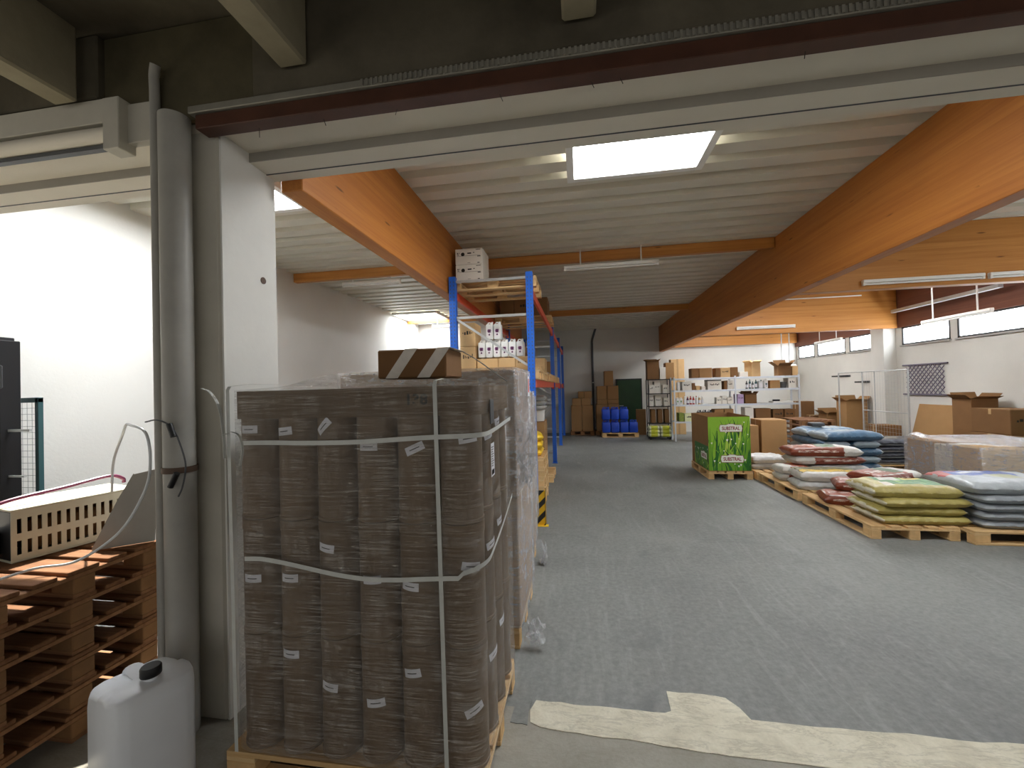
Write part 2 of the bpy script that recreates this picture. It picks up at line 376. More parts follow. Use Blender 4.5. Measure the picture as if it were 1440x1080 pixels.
b = new(); bx(b, XR-.28, XR, 11.62, 12.08, 0, 3.08, .01); struct('column_1', b, 'plaster')
# front wall: lintel with its stepped underside, pillar between the two openings, jambs
b = new()
for pts in ([(2.0, 3.205), (2.22, 3.20), (2.22, 3.145), (2.445, 3.14), (2.445, 4.15), (2.0, 4.15)],):
    va = [b.verts.new((XL-.6, y, z)) for y, z in pts]; vb = [b.verts.new((XR+.3, y, z)) for y, z in pts]
    b.faces.new(va); b.faces.new(vb[::-1])
    for i in range(len(pts)): b.faces.new((va[i], va[(i+1) % len(pts)], vb[(i+1) % len(pts)], vb[i]))
struct('wall_front_lintel', b, 'soffit')
b = new(); bx(b, XL-.6, XR+.3, 2.352, 2.358, 3.138, 3.1445); struct('trim_1', b, 'darkgrey')
b = new(); bx(b, XL-.6, XR+.3, 2.214, 2.2205, 3.146, 3.20); struct('trim_shade_2', b, 'step_shade')  # grey strip: shade of the step face put into its colour
b = new(); lathe(b, [(0, 0), (.021, 0), (.021, .004), (0, .004)], 20, Matrix.Translation((-1.9155, 2.31, 2.46)) @ Matrix.Rotation(R(90), 4, 'Y')); struct('trim_3', b, 'clamp')
b = new(); bx(b, -2.33, -1.925, 2.0, 2.43, 0, 3.22, .012); struct('pillar_1', b, 'pillar')
b = new(); bx(b, -1.93, -1.915, 2.012, 2.425, 0, 3.20); struct('wall_jamb', b, 'jamb')
b = new(); bx(b, 3.95, XR+.3, 2.0, 2.43, 0, 3.2); struct('wall_front', b, 'plaster')
b = new(); bx(b, XL-.6, XL, 2.0, 2.43, 0, 3.2); struct('wall_front', b, 'plaster')
# roof sheet, trapezoid ribs running across
b = new(); y = 2.44; prof = []
while y < YB+.2:
    prof += [(y, ZC), (y+.19, ZC), (y+.205, ZC+.11), (y+.315, ZC+.11), (y+.33, ZC)]; y += .33
SKX = (-4.27, -3.07, 2.95, 4.32)                       # clear skylight by the bright wall: the sheet and the roof are open there
for xa, xb in ((XL-.1, SKX[0]), (SKX[0], SKX[1]), (SKX[1], XR+.1)):
    a = [b.verts.new((xa, p, z)) for p, z in prof]; c = [b.verts.new((xb, p, z)) for p, z in prof]
    for i in range(len(prof)-1):
        if (a[i].co-a[i+1].co).length < 1e-6: continue
        if xa == SKX[0] and SKX[2]-.1 < (a[i].co.y+a[i+1].co.y)/2 < SKX[3]+.1: continue
        b.faces.new((a[i], a[i+1], c[i+1], c[i]))
struct('ceiling', b, 'corrug', sharp=20)
b = new(); bx(b, XL-.4, SKX[0], 2.2, YB+.4, 4.16, 4.2); bx(b, SKX[1], XR+.4, 2.2, YB+.4, 4.16, 4.2); bx(b, SKX[0], SKX[1], 2.2, SKX[2], 4.16, 4.2); bx(b, SKX[0], SKX[1], SKX[3], YB+.4, 4.16, 4.2)
for q in ((SKX[0]-.03, SKX[0], SKX[2], SKX[3]), (SKX[1], SKX[1]+.03, SKX[2], SKX[3]), (SKX[0], SKX[1], SKX[2]-.03, SKX[2]), (SKX[0], SKX[1], SKX[3], SKX[3]+.03)): bx(b, *q, 3.952, 4.16)
struct('roof_slab', b, 'darkconc')
# timber
def timber(name, x0, x1, y0, y1, z0, z1, m):
    b = new(); cx, cy, cz = (x0+x1)/2, (y0+y1)/2, (z0+z1)/2
    box(b, (0, 0, 0), (x1-x0, y1-y0, z1-z0), None, .006); struct(name, b, m, (cx, cy, cz))
timber('ceiling_beam', -1.89, -1.735, 2.45, 12.89, 3.07, ZC-.002, 'beam_y')
timber('ceiling_beam', 2.97, 3.12, 2.45, YB-.01, 3.0, ZC-.002, 'beam_y')
for y in (6.87, 11.97):
    timber('ceiling_beam', XL+.02, -1.895, y, y+.1, 3.79, ZC-.003, 'beam_x')
    timber('ceiling_beam', -1.73, 2.965, y, y+.1, 3.79, ZC-.003, 'beam_x')
for y in (6.8, 11.5): timber('ceiling_beam', 3.125, XR-.04, y, y+.16, 3.06 if y < 9 else 2.99, ZC-.003, 'beam_x')
timber('ceiling_beam', 3.125, XR-.06, 16.2, 16.38, 3.13, 3.46, 'beam_x')
timber('ceiling_beam', 3.125, XR-.06, 16.22, 16.385, 3.47, ZC-.003, 'beam_x')
# skylights
def skylight(x0, x1, y0, y1, m='sky'):
    f = new()
    for q in ((x0-.07, x0, y0-.07, y1+.07), (x1, x1+.07, y0-.07, y1+.07), (x0, x1, y0-.07, y0), (x0, x1, y1, y1+.07)): bx(f, *q, ZC-.075, ZC-.004, .004)
    w = obj('window_%d' % (20+len([o for o in bpy.data.objects if o.name.startswith('window_2') or o.name.startswith('window_3')])), f, 'white'); w['kind'] = 'structure'
    p = new(); bx(p, x0, x1, y0, y1, ZC-.03, ZC-.01); obj('pane', p, m, w)
for q in ((0.0, 1.18, 2.95, 4.32), (*SKX, 'sky_clear'), (-5.0, -3.85, 10.95, 12.6), (4.3, 5.5, 3.0, 4.5, 'sky_added'), (4.2, 5.4, 8.2, 9.7, 'sky_unseen_rear'), (4.3, 5.5, 13.0, 14.5, 'sky_unseen_rear')): skylight(*q)  # right-bay panes unseen; front and rear ones added to light sacks and hall
# green door in the back wall
f = new(); bx(f, 1.34, 2.30, YB-.06, YB-.002, 0, 2.03); d = obj('door_1', f, 'blackmetal'); d['kind'] = 'structure'
p = new(); bx(p, 1.39, 2.25, YB-.085, YB-.058, .01, 1.98, .004); obj('door_leaf', p, 'green_door', d)
p = new(); cyl(p, (1.47, YB-.085, 1.02), (1.47, YB-.13, 1.02), .012); cyl(p, (1.47, YB-.13, 1.02), (1.6, YB-.13, 1.02), .011); obj('door_handle', p, 'galv', d)

# ------------------------------------------------------------------ the canopy outside and the front of the wall
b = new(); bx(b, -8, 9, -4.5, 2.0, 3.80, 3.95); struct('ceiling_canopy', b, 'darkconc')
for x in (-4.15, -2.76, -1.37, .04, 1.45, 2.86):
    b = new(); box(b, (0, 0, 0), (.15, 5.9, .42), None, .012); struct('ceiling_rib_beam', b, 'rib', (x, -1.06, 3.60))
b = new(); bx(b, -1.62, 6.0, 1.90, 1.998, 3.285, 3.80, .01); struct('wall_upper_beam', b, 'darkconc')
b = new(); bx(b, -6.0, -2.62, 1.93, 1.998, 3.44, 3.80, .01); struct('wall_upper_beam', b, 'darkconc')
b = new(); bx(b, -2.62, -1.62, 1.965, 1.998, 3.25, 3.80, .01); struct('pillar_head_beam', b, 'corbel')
t = thing('door_rail_track', 'long brown steel sliding-door track under the dark beam above the wide opening', 'track', (-1.96, 1.93, 3.16))
b = new(); bx(b, 0, 7.9, -.03, .055, 0, .075, .004); obj('track_channel', b, 'brown', t)
b = new(); bx(b, -.03, 7.9, -.045, .06, .077, .115, .004); obj('track_lip', b, 'greymetal', t)
b = new()
for i in range(210): bx(b, .95+i*.025, .962+i*.025, -.052, -.0455, .08, .112)
obj('brush_strip', b, 'greymetal', t)
for x_, l_, d_ in ((.33, .05, .0), (.70, .035, .012), (1.10, .03, -.01), (1.62, .035, .014), (2.05, .03, .012), (2.18, .03, .012), (2.95, .03, -.004)):
    b = new(); cyl(b, (x_, .03, .0), (x_+d_, .03, -l_), .0016, 5); obj('loose_bristle', b, 'ink', t)
b = new(); bx(b, -.02, 7.9, -.02, .06, .116, .122); obj('cover_plate', b, 'blackmetal', t)
t = thing('door_rail_track', 'grey boxed track with a cream rail above the narrow opening behind the stacked pallets', 'track', (-2.44, 1.95, 3.12))
b = new(); bx(b, -3.4, -.11, -.03, .045, .165, .30, .004); obj('fascia_board', b, 'pillar', t)
b = new(); cyl(b, (-3.4, .0, .115), (-.11, .0, .115), .04, 16); obj('rail', b, 'soffit', t)
b = new(); bx(b, -3.4, -.11, .01, .045, .05, .072); obj('slot', b, 'darkgrey', t)
b = new(); bx(b, -.105, 0, -.05, .045, 0, .285, .004); bx(b, -.02, .16, .0, .045, .05, .27, .004); obj('end_box', b, 'pillar', t)
t = thing('drain_pipe', 'thick grey round pipe standing against the pillar between the two openings', 'pipe', (-2.10, 1.915, 0))
b = new(); cyl(b, (0, 0, 0), (0, 0, 3.249), .072, 28); obj('tube', b, 'pipe', t)
b = new(); lathe(b, [(.072, 0), (.079, 0), (.079, .03), (.072, .03)], 28, Matrix.Translation((0, 0, 1.36))); obj('clamp', b, 'clamp', t)
t = thing('conduit', 'thin grey conduit running up the pillar edge and bending into the canopy', 'conduit', (-2.245, 1.935, 0))
b = new(); tube(b, [(0, 0, 0), (0, 0, 3.40)] + [tuple(v) for v in curve([(0, 0, 3.42), (.01, -.01, 3.50), (.03, -.02, 3.55)], 6)], .024, 12); obj('tube', b, 'pipe', t)

# ================================================================== builders of things
_pm = {}
def pallet(label, x, y, rotz=0.0, L=1.2, W=.8, z=0.0, old=False, group=None):
    key = (round(L, 3), round(W, 3), old); wm, bk = ('pallet_old', 'block_old') if old else ('pallet', 'block')
    t = thing('pallet', label, 'pallet', (x, y, z), rotz, group)
    if key not in _pm:
        q = random.Random(hash(key) % 999); d = new()
        ws = [.145, .10, .145, .10, .145]; gap = (W-sum(ws))/4; yy = -W/2
        for w in ws:
            bx(d, -L/2+q.uniform(0, .004), L/2-q.uniform(0, .004), yy, yy+w, .122, .144, .003); yy += w+gap
        for xx in (-L/2+.0725, 0, L/2-.0725): bx(d, xx-.0725, xx+.0725, -W/2, W/2, .100, .1225, .003)
        k = new(); bx(k, -.0725, .0725, -.05, .05, 0, .078, .004)
        s = new(); bx(s, -L/2, L/2, -.05, .05, 0, .022, .003)
        deck = obj('deck', d, wm, t); blk = obj('block', k, bk, t); skid = obj('skid', s, wm, t); _pm[key] = (deck.data, blk.data, skid.data)
    else:
        def mk(n, i):
            o = bpy.data.objects.new(n, _pm[key][i]); COL.objects.link(o); o.parent = t; return o
        deck, blk, skid = mk('deck', 0), mk('block', 1), mk('skid', 2)
    first = True
    for yy in (-W/2+.05, 0, W/2-.05):
        if yy == -W/2+.05: skid.location = (0, yy, 0)
        else:
            o = skid.copy(); COL.objects.link(o); o.location = (0, yy, 0)
        for xx in (-L/2+.0725, 0, L/2-.0725):
            if first: blk.location = (xx, yy, .022); first = False
            else:
                o = blk.copy(); COL.objects.link(o); o.location = (xx, yy, .022)
    return t

def sack(label, m, x, y, z, rotz=0.0, L=.8, W=.5, H=.12, seed=0, group=None, tilt=(0, 0), press=True, cat='sack', name='sack'):
    """a filled plastic sack: cushion that thins to a flat welded seam at both ends"""
    q = random.Random(seed); b = new(); nu, nv = 34, 20; top, bot = [], []
    o3 = Vector((seed*3.1, seed*1.7, 0))
    for i in range(nu+1):
        u = -1+2*i/nu; ra, rb = [], []
        for j in range(nv+1):
            v = -1+2*j/nv
            e = max(0, 1-abs(u)**7)**.5*max(0, 1-abs(v)**5)**.5
            pinch = 1-.05*(1-abs(u))*0-.07*abs(v)**2*(abs(u)**6)
            px, py = u*L/2, v*W/2*(1-.05*abs(u)**8)
            n_ = noise.noise(Vector((px*5, py*5, 0))+o3)*.22 + noise.noise(Vector((px*13, py*13, 5))+o3)*.13 + abs(noise.noise(Vector((px*9+py*5, py*7, 9))+o3))*-.16+.05
            wr = .085*math.sin(u*22+noise.noise(Vector((u*2, v*3, seed)))*6)*abs(v)**6*(1-abs(u)**4)
            h = H*(.55*e*(1+n_)+.03)+H*wr; lo = -H*(.45*min(1, e*1.8)+.0)
            ra.append(b.verts.new((px, py, min(H-.0008-.0012*abs(v), H*.45+h) if press else H*.45+h))); rb.append(b.verts.new((px, py, max(.0006, H*.45+lo))))
        top.append(ra); bot.append(rb)
    for i in range(nu):
        for j in range(nv):
            b.faces.new((top[i][j], top[i+1][j], top[i+1][j+1], top[i][j+1])); b.faces.new((bot[i][j+1], bot[i+1][j+1], bot[i+1][j], bot[i][j]))
    for i in range(nu):
        b.faces.new((top[i+1][0], top[i][0], bot[i][0], bot[i+1][0])); b.faces.new((top[i][nv], top[i+1][nv], bot[i+1][nv], bot[i][nv]))
    for j in range(nv):
        b.faces.new((top[0][j], top[0][j+1], bot[0][j+1], bot[0][j])); b.faces.new((top[nu][j+1], top[nu][j], bot[nu][j], bot[nu][j+1]))
    o = obj(name, b, m, None, (x, y, z), rotz, 60); o.rotation_euler[0] = tilt[0]; o.rotation_euler[1] = tilt[1]
    return tag(o, label, cat, group)

def carton(label, x0, x1, y0, y1, z0, h, m='card', rotz=0.0, open_=False, tape=True, group=None, marks=0, flap=.5, cat='carton'):
    x, y = (x0+x1)/2, (y0+y1)/2; sx, sy = x1-x0, y1-y0
    t = thing('carton', label, cat, (x, y, z0), rotz, group); b = new(); e = .004
    if open_:
        w = .008
        bx(b, -sx/2, sx/2, -sy/2, -sy/2+w, 0, h); bx(b, -sx/2, sx/2, sy/2-w, sy/2, 0, h)
        bx(b, -sx/2, -sx/2+w, -sy/2+w, sy/2-w, 0, h); bx(b, sx/2-w, sx/2, -sy/2+w, sy/2-w, 0, h); bx(b, -sx/2, sx/2, -sy/2, sy/2, 0, w)
        obj('body', b, m, t)
        for k, (ax, s_, ang) in enumerate((('x', -1, .9), ('x', 1, .7), ('y', -1, 1.2), ('y', 1, .4))):
            f = new(); ln = (sy if ax == 'y' else sx)*0+flap*min(sx, sy)
            if ax == 'y': box(f, (0, 0, ln/2), (sx*.98, .006, ln)); fo = obj('flap', f, m, t, (0, s_*(sy/2-.003), h)); fo.rotation_euler[0] = -s_*ang
            else: box(f, (0, 0, ln/2), (.006, sy*.98, ln)); fo = obj('flap', f, m, t, (s_*(sx/2-.003), 0, h)); fo.rotation_euler[1] = s_*ang
    else:
        box(b, (0, 0, h/2), (sx, sy, h), None, min(.007, h*.05)); obj('body', b, m, t)
        if tape:
            f = new(); w = min(.05, sy*.2)
            bx(f, -sx/2-.0008, sx/2+.0008, -w/2, w/2, h-.002, h+.0008); bx(f, sx/2, sx/2+.0008, -w/2, w/2, h*.78, h+.0008); bx(f, -sx/2-.0008, -sx/2, -w/2, w/2, h*.78, h+.0008)
            obj('tape', f, 'tape_clear', t)
    if marks:
        q = random.Random(marks); f = new(); xx = -sx*.32
        while xx < sx*.30:
            w = q.uniform(.015, .05)*min(1, sx/.4); bx(f, xx, xx+w, -sy/2-.001, -sy/2+.001, h*.52+q.uniform(-.01, .01), h*.52+q.uniform(.02, .06)*min(1, h/.3)); xx += w+.012
        obj('print', f, 'ink', t)
    return t

def canister(label, x, y, z, w, d, h, m='white', capm='white', lab=None, rotz=0.0, group=None, cat='canister'):
    t = thing('canister', label, cat, (x, y, z), rotz, group); b = new()
    box(b, (0, 0, h*.43), (w, d, h*.86), None, min(w, d)*.16, 0, 2); obj('body', b, m, t)
    b = new(); sweep(b, curve([(-w*.34, 0, h*.84), (-w*.3, 0, h*.95), (0, 0, h*.97), (w*.12, 0, h*.86)], 4), [(a*w*.06, c*w*.06) for a, c in ((-1, -1), (1, -1), (1, 1), (-1, 1))]); obj('handle', b, m, t)
    b = new(); lathe(b, [(0, h*.85), (w*.14, h*.85), (w*.14, h), (0, h)], 12, Matrix.Translation((w*.27, 0, 0))); obj('screw_cap', b, capm, t)
    if lab:
        b = new(); bx(b, -w*.36, w*.36, -d/2-.002, -d/2+.004, h*.15, h*.62, 0, 0)
        if lab[1]: 
            bx(b, -w*.2, w*.2, -d/2-.004, -d/2, h*.38, h*.56, 0, 1); lathe(b, [(0, 0), (w*.12, 0), (w*.12, .002), (0, .002)], 12, Matrix.Translation((0, -d/2-.002, h*.26)) @ Matrix.Rotation(R(90), 4, 'X'), 1)
        obj('sticker', b, [lab[0], lab[1] or lab[0]], t)
    return t

def bottle(label, x, y, z, r, h, m, capm, group=None, lab=None):
    t = thing('bottle', label, 'bottle', (x, y, z), 0, group); b = new()
    lathe(b, [(0, 0), (r, 0), (r, h*.66), (r*.8, h*.76), (r*.36, h*.84), (r*.36, h*.88), (0, h*.88)], 14); obj('body', b, m, t)
    b = new(); lathe(b, [(r*.42, h*.86), (r*.42, h), (0, h)], 12); obj('screw_cap', b, capm, t)
    if lab:
        b = new(); lathe(b, [(r*1.02, h*.15), (r*1.02, h*.55)], 14); obj('sticker', b, lab, t)
    return t

def wrap(label, x0, x1, y0, y1, z0, z1, m, r=.05, amp=.008, seed=1, humps=(), n=168, nz=44, cat='stretch film', dip=0.0):
    """film pulled round a pallet load: rounded tube of film with a slack top sheet"""
    t = thing('stretch_film', label, cat, ((x0+x1)/2, (y0+y1)/2, z0)); cx, cy = (x0+x1)/2, (y0+y1)/2
    hx, hy = (x1-x0)/2, (y1-y0)/2; per = []
    segs = [(hx-r, -hy, 1, 0), ]
    pts = []
    for qx, qy, a0 in ((hx-r, hy-r, 0), (-hx+r, hy-r, 90), (-hx+r, -hy+r, 180), (hx-r, -hy+r, 270)):
        for k in range(9):
            a = R(a0+k*90/8); pts.append((qx+r*math.cos(a), qy+r*math.sin(a)))
    ln = [0.0]
    for i in range(len(pts)): ln.append(ln[-1]+math.dist(pts[i], pts[(i+1) % len(pts)]))
    for k in range(n):
        s = ln[-1]*k/n; i = max(j for j in range(len(pts)) if ln[j] <= s); f = (s-ln[i])/max(1e-9, ln[i+1]-ln[i]); a, c = pts[i], pts[(i+1) % len(pts)]
        per.append((a[0]+(c[0]-a[0])*f, a[1]+(c[1]-a[1])*f))
    b = new(); rows = []; H = z1-z0
    for j in range(nz+1):
        zz = H*j/nz; row = []
        for k, (px, py) in enumerate(per):
            a, c = per[k-1], per[(k+1) % n]; nx, ny = c[1]-a[1], -(c[0]-a[0]); l = math.hypot(nx, ny) or 1
            d = .002+amp*max(0, .5+.5*noise.noise(Vector((px*5+seed, py*5, zz*9)))+.6*abs(noise.noise(Vector((px*3, py*3+seed, zz*22)))))
            row.append(b.verts.new((px+nx/l*d, py+ny/l*d, zz+(.5*amp*noise.noise(Vector((px*8, py*8, seed))) if j == nz else 0))))
        rows.append(row)
    for a, c in zip(rows, rows[1:]):
        for k in range(n): b.faces.new((a[k], a[(k+1) % n], c[(k+1) % n], c[k]))
    obj('side_film', b, m, t, None, 0, 70)
    b = new(); nx_, ny_ = 30, 18; g = []
    for i in range(nx_+1):
        row = []
        for j in range(ny_+1):
            u, v = -1+2*i/nx_, -1+2*j/ny_; px, py = u*(hx-.004), v*(hy-.004)
            edge = min(1, min(1-abs(u), 1-abs(v))*6)
            zz = H+.003+edge*(.006*noise.noise(Vector((px*7, py*7, seed)))+.004-dip*(1-max(abs(u), abs(v))))
            for ax, ay, ah, ar in humps:
                zz += ah*math.exp(-(((px+cx-ax)/ar)**2+((py+cy-ay)/ar)**2))
            row.append(b.verts.new((px, py, zz)))
        g.append(row)
    for i in range(nx_):
        for j in range(ny_): b.faces.new((g[i][j], g[i+1][j], g[i+1][j+1], g[i][j+1]))
    obj('top_film', b, m, t, None, 0, 70)
    return t

def crumple(name, parent, loc, s, m, seed=1):
    b = new(); n = 16; g = []
    for i in range(n+1):
        row = []
        for j in range(n+1):
            u, v = -1+2*i/n, -1+2*j/n; p = Vector((u*1.7, v*1.7, seed)); 
            row.append(b.verts.new((s[0]*(u*.5+.5*noise.noise(p*1.6)), s[1]*(.5*noise.noise(p*1.9+Vector((9, 0, 0)))+.18*math.sin(u*9+v*3)), s[2]*(v*.5+.35*noise.noise(p*2.1+Vector((0, 7, 0)))))))
        g.append(row)
    for i in range(n):
        for j in range(n): b.faces.new((g[i][j], g[i+1][j], g[i+1][j+1], g[i][j+1]))
    return obj(name, b, m, parent, loc, 0, 50)

ORD = ['first', 'second', 'third', 'fourth', 'fifth', 'sixth', 'seventh', 'eighth']
LAY = ['bottom', 'middle', 'top']

# ================================================================== the wrapped pallet of cardboard drums
pallet('light wooden pallet carrying the wrapped cardboard drums beside the pillar', -1.03, 2.085, 0, 1.20, .80)
DR, DH = .0955, .516
b = new(); lathe(b, [(0, 0), (DR, 0), (DR, .012), (DR-.003, .016), (DR-.003, DH-.05), (DR-.003, DH-.045)], 32)
drum0 = thing('cardboard_drum', 'x', 'drum', group='cardboard drums in the wrapped pallet load')
obj('body', b, 'drum', drum0)
b = new(); lathe(b, [(DR-.004, DH-.05), (DR, DH-.05), (DR, DH-.002), (DR-.006, DH), (0, DH-.004)], 32); obj('lid', b, 'drum', drum0)
def drum_sticker(d, ang, z, tilt, w=.085, h=.036):
    """paper label wrapped on the drum wall, with one line of print"""
    for nm, ww, hh, rr, mm in (('sticker', w, h, DR+.0005, 'paper'), ('print', w*.55, .004, DR+.0011, 'ink')):
        b = new(); g = []
        for i in range(11):
            row = []
            for j in range(2):
                u, v = (i/10-.5)*ww, (j-.5)*hh
                s_, zz = u*math.cos(tilt)-v*math.sin(tilt), u*math.sin(tilt)+v*math.cos(tilt)
                a = ang+s_/rr; row.append(b.verts.new((rr*math.cos(a), rr*math.sin(a), z+zz)))
            g.append(row)
        for i in range(10): b.faces.new((g[i][0], g[i+1][0], g[i+1][1], g[i][1]))
        if nm == 'sticker': o = obj(nm, b, mm, d)
        else: obj(nm, b, mm, o)
FX = [-1.501+.195*i for i in range(6)]; FY = [1.80+.195*j for j in range(4)]
STK = {(1, 2): (.40, .1), (2, 2): (.42, .75), (3, 2): (.33, 0), (4, 2): (.32, .4), (0, 2): (.41, 0), (1, 1): (.02+.24, 0), (2, 1): (.40, -.12), (3, 1): (.27, .05), (0, 1): (.25, 0), (4, 1): (.25, -.05),
       (1, 0): (.44, 0), (2, 0): (.31, -.1), (3, 0): (.26, .12), (4, 0): (.40, .2), (5, 2): (.36, .1), (5, 1): (.34, -.2), (5, 0): (.26, .35)}
used = False
for k in range(3):
    for j in range(4):
        for i in range(6):
            if j and i != 5: continue
            if j == 0: lb = 'kraft cardboard drum under film, %s along the front from the pillar, %s layer' % (ORD[i], LAY[k])
            else: lb = 'kraft cardboard drum under film on the aisle side, %s behind the corner drum, %s layer' % (ORD[j-1], LAY[k])
            loc = (FX[i], FY[j], .148+k*.519)
            if not used: d = drum0; d.location = loc; d['label'] = lb; used = True
            else: 
                d = thing('cardboard_drum', lb, 'drum', loc, 0, drum0['group'])
                for ch in drum0.children:
                    if ch.name.split('.')[0] in ('body', 'lid'):
                        c = ch.copy(); COL.objects.link(c); c.parent = d
            if j == 0 and (i, k) in STK:
                z, tl = STK[(i, k)]; drum_sticker(d, R(-90+(35 if i == 5 else rnd.uniform(-14, 14))), z, tl)
            elif i == 5 and j in (1, 2): drum_sticker(d, R(-25+10*j), .3+.05*j, .2)
t = thing('cardboard_cover', 'flat cardboard cover tray marked 138 on top of the wrapped drums', 'cover', (-1.0135, 2.0925, 1.645))
X0, X1, Y0, Y1 = -.594, .594, -.397, .397
def rr(x0, x1, y0, y1, r, n=8):
    o = []
    for qx, qy, a0 in ((x1-r, y1-r, 0), (x0+r, y1-r, 90), (x0+r, y0+r, 180), (x1-r, y0+r, 270)):
        for k in range(n+1): a = R(a0+k*90/n); o.append((qx+r*math.cos(a), qy+r*math.sin(a)))
    return o
b = new(); o_, i_ = rr(X0, X1, Y0, Y1, .1), rr(X0+.003, X1-.003, Y0+.003, Y1-.003, .0975); n = len(o_)
vo = [[b.verts.new((x, y, z)) for x, y in o_] for z in (0, .126)]; vi = [[b.verts.new((x, y, z)) for x, y in i_] for z in (0, .122)]
for i in range(n):
    j = (i+1) % n
    b.faces.new((vo[0][i], vo[0][j], vo[1][j], vo[1][i])); b.faces.new((vi[0][j], vi[0][i], vi[1][i], vi[1][j])); b.faces.new((vo[0][j], vo[0][i], vi[0][i], vi[0][j]))
b.faces.new(vo[1]); b.faces.new(vi[1][::-1]); obj('tray', b, 'cap', t)
text('handwriting', '138', .062, 'ink', t, (.325, -.3978, .070), (R(90), 0, R(0)), .0004, 1.1, .0022)
fx0, fx1, fy0, fy1 = -1.6105, -.4165, 1.692, 2.4935
wr = wrap('clear stretch film wrapped round the pallet of cardboard drums beside the pillar', fx0, fx1, fy0, fy1, .15, 1.776, MT['film'], .10, .005, 3, ((-1.30, 2.05, .07, .17), ))
crumple('loose_film', wr, (.715, .16, 1.26), (.10, .12, .30), MT['film3'], 3); crumple('loose_film', wr, (.705, .28, 1.12), (.08, .15, .14), MT['film3'], 8)
b = new(); bx(b, -.0006, .0006, -.035, .035, -.075, .075); ad = obj('address_sheet', b, 'paper', wr, (.609, -.20, 1.28))
b = new()
for k in range(9): bx(b, .0006, .0012, -.026, .02-.008*(k % 3), .055-k*.0105, .059-k*.0105)
for k in range(12): bx(b, .0006, .0012, -.026+k*.0045, -.024+k*.0045, -.068, -.045)
obj('print', b, 'ink', ad)
b = new(); box(b, (0, 0, 0), (.004, .075, .11)); obj('dark_sticker', b, 'darkgrey', wr, (.610, -.20, 1.50))
# plastic straps round the load
def strap(label, pts, w=.016):
    b = new(); sweep(b, pts, [(-w/2, -.0008), (w/2, -.0008), (w/2, .0008), (-w/2, .0008)]); return tag(obj('strap', b, 'strap'), label, 'strap', 'white straps round the drum load')
def vstrap(label, x, xb, hump=0):
    b = new(); y = fy0-.0125; p = []
    for k in range(12): p.append((x+(xb-x)*k/11, y-.0005*math.sin(k), .15+1.628*k/11))
    # flat band standing on the front then lying across the top
    vs = [(b.verts.new((px-.009, py, pz)), b.verts.new((px+.009, py, pz))) for px, py, pz in p+[(xb, y+.012, 1.795)]+[(xb, y+.02+.76*k/8, 1.806+hump*math.sin(math.pi*k/8)) for k in range(1, 9)]]
    for a, c in zip(vs, vs[1:]): b.faces.new((a[0], a[1], c[1], c[0]))
    return tag(obj('strap', b, 'strap'), label, 'strap', 'white straps round the drum load')
vstrap('white plastic strap standing upright on the drum load at its pillar end', -1.57, -1.585)
vstrap('white plastic strap standing upright on the drum load near its aisle corner', -.585, -.60)
def hstrap(label, zf):
    b = new(); pts = []
    for x in [fx0+.10+(fx1-fx0-.20)*k/24 for k in range(25)]: pts.append((x, fy0-.0148, zf((x-fx0)/(fx1-fx0))))
    for k in range(1, 9):
        a = R(-90+k*90/8); pts.append((fx1-.10+(.117)*math.cos(a), fy0+.10+.117*math.sin(a), zf(1+.02*k)))
    for k in range(1, 9): pts.append((fx1+.0175, fy0+.10+.58*k/8, zf(1.16+.05*k)))
    vs = [(b.verts.new((p[0], p[1], p[2]-.010)), b.verts.new((p[0], p[1], p[2]+.010))) for p in pts]
    for a, c in zip(vs, vs[1:]): b.faces.new((a[0], c[0], c[1], a[1]))
    return tag(obj('strap', b, 'strap'), label, 'strap', 'white straps round the drum load')
hstrap('white plastic strap running level round the top layer of the drum load', lambda u: 1.535+.035*max(0, u-.3)+.004*math.sin(u*9))
hstrap('wavy white plastic strap running round the middle layer of the drum load', lambda u: 1.01-.045*math.sin(min(1, max(0, (u-.15)/.5))*math.pi*.5)+.02*math.sin(u*8)*.6+.30*max(0, u-.95))
b = new(); sweep(b, curve([(-1.70, 1.66, 1.79), (-1.655, 1.66, 1.77), (-1.615, 1.665, 1.70), (-1.60, 1.67, 1.58), (-1.595, 1.67, 1.47)], 6), [(-.008, -.001), (.008, -.001), (.008, .001), (-.008, .001)])
tag(obj('hanging_strap', b, 'strap'), 'loose white strap end curling up beside the pillar at the drum load corner', 'strap')
b = new(); sweep(b, curve([(-1.60, 1.665, 1.575), (-1.55, 1.66, 1.59), (-1.505, 1.655, 1.57), (-1.49, 1.655, 1.51), (-1.505, 1.657, 1.44)], 6), [(-.006, -.001), (.006, -.001), (.006, .001), (-.006, .001)])
tag(obj('hanging_strap', b, 'strap'), 'short looped white strap end hanging over the top layer of drums', 'strap')
# taped carton on top
t = carton('brown carton with two slanting strips of parcel tape lying on the wrapped drums', -1.05, -.675, 2.07, 2.36, 1.822, .150, 'card2', 0, False, False)
for x in (-.145, .03):
    b = new(); p = [(x, 0), (x+.068, 0), (x+.18, .152), (x+.112, .152)]
    for (a, c) in p: b.verts.new((a, -.1462, c))
    b.verts.ensure_lookup_table(); b.faces.new(b.verts[:]); r_ = bmesh.ops.extrude_face_region(b, geom=b.faces[:]); bmesh.ops.translate(b, verts=[v for v in r_['geom'] if isinstance(v, bmesh.types.BMVert)], vec=(0, .002, 0))
    bx(b, x+.112, x+.18, -.145, .145, .1512, .1526); obj('tape', b, 'tape', t)

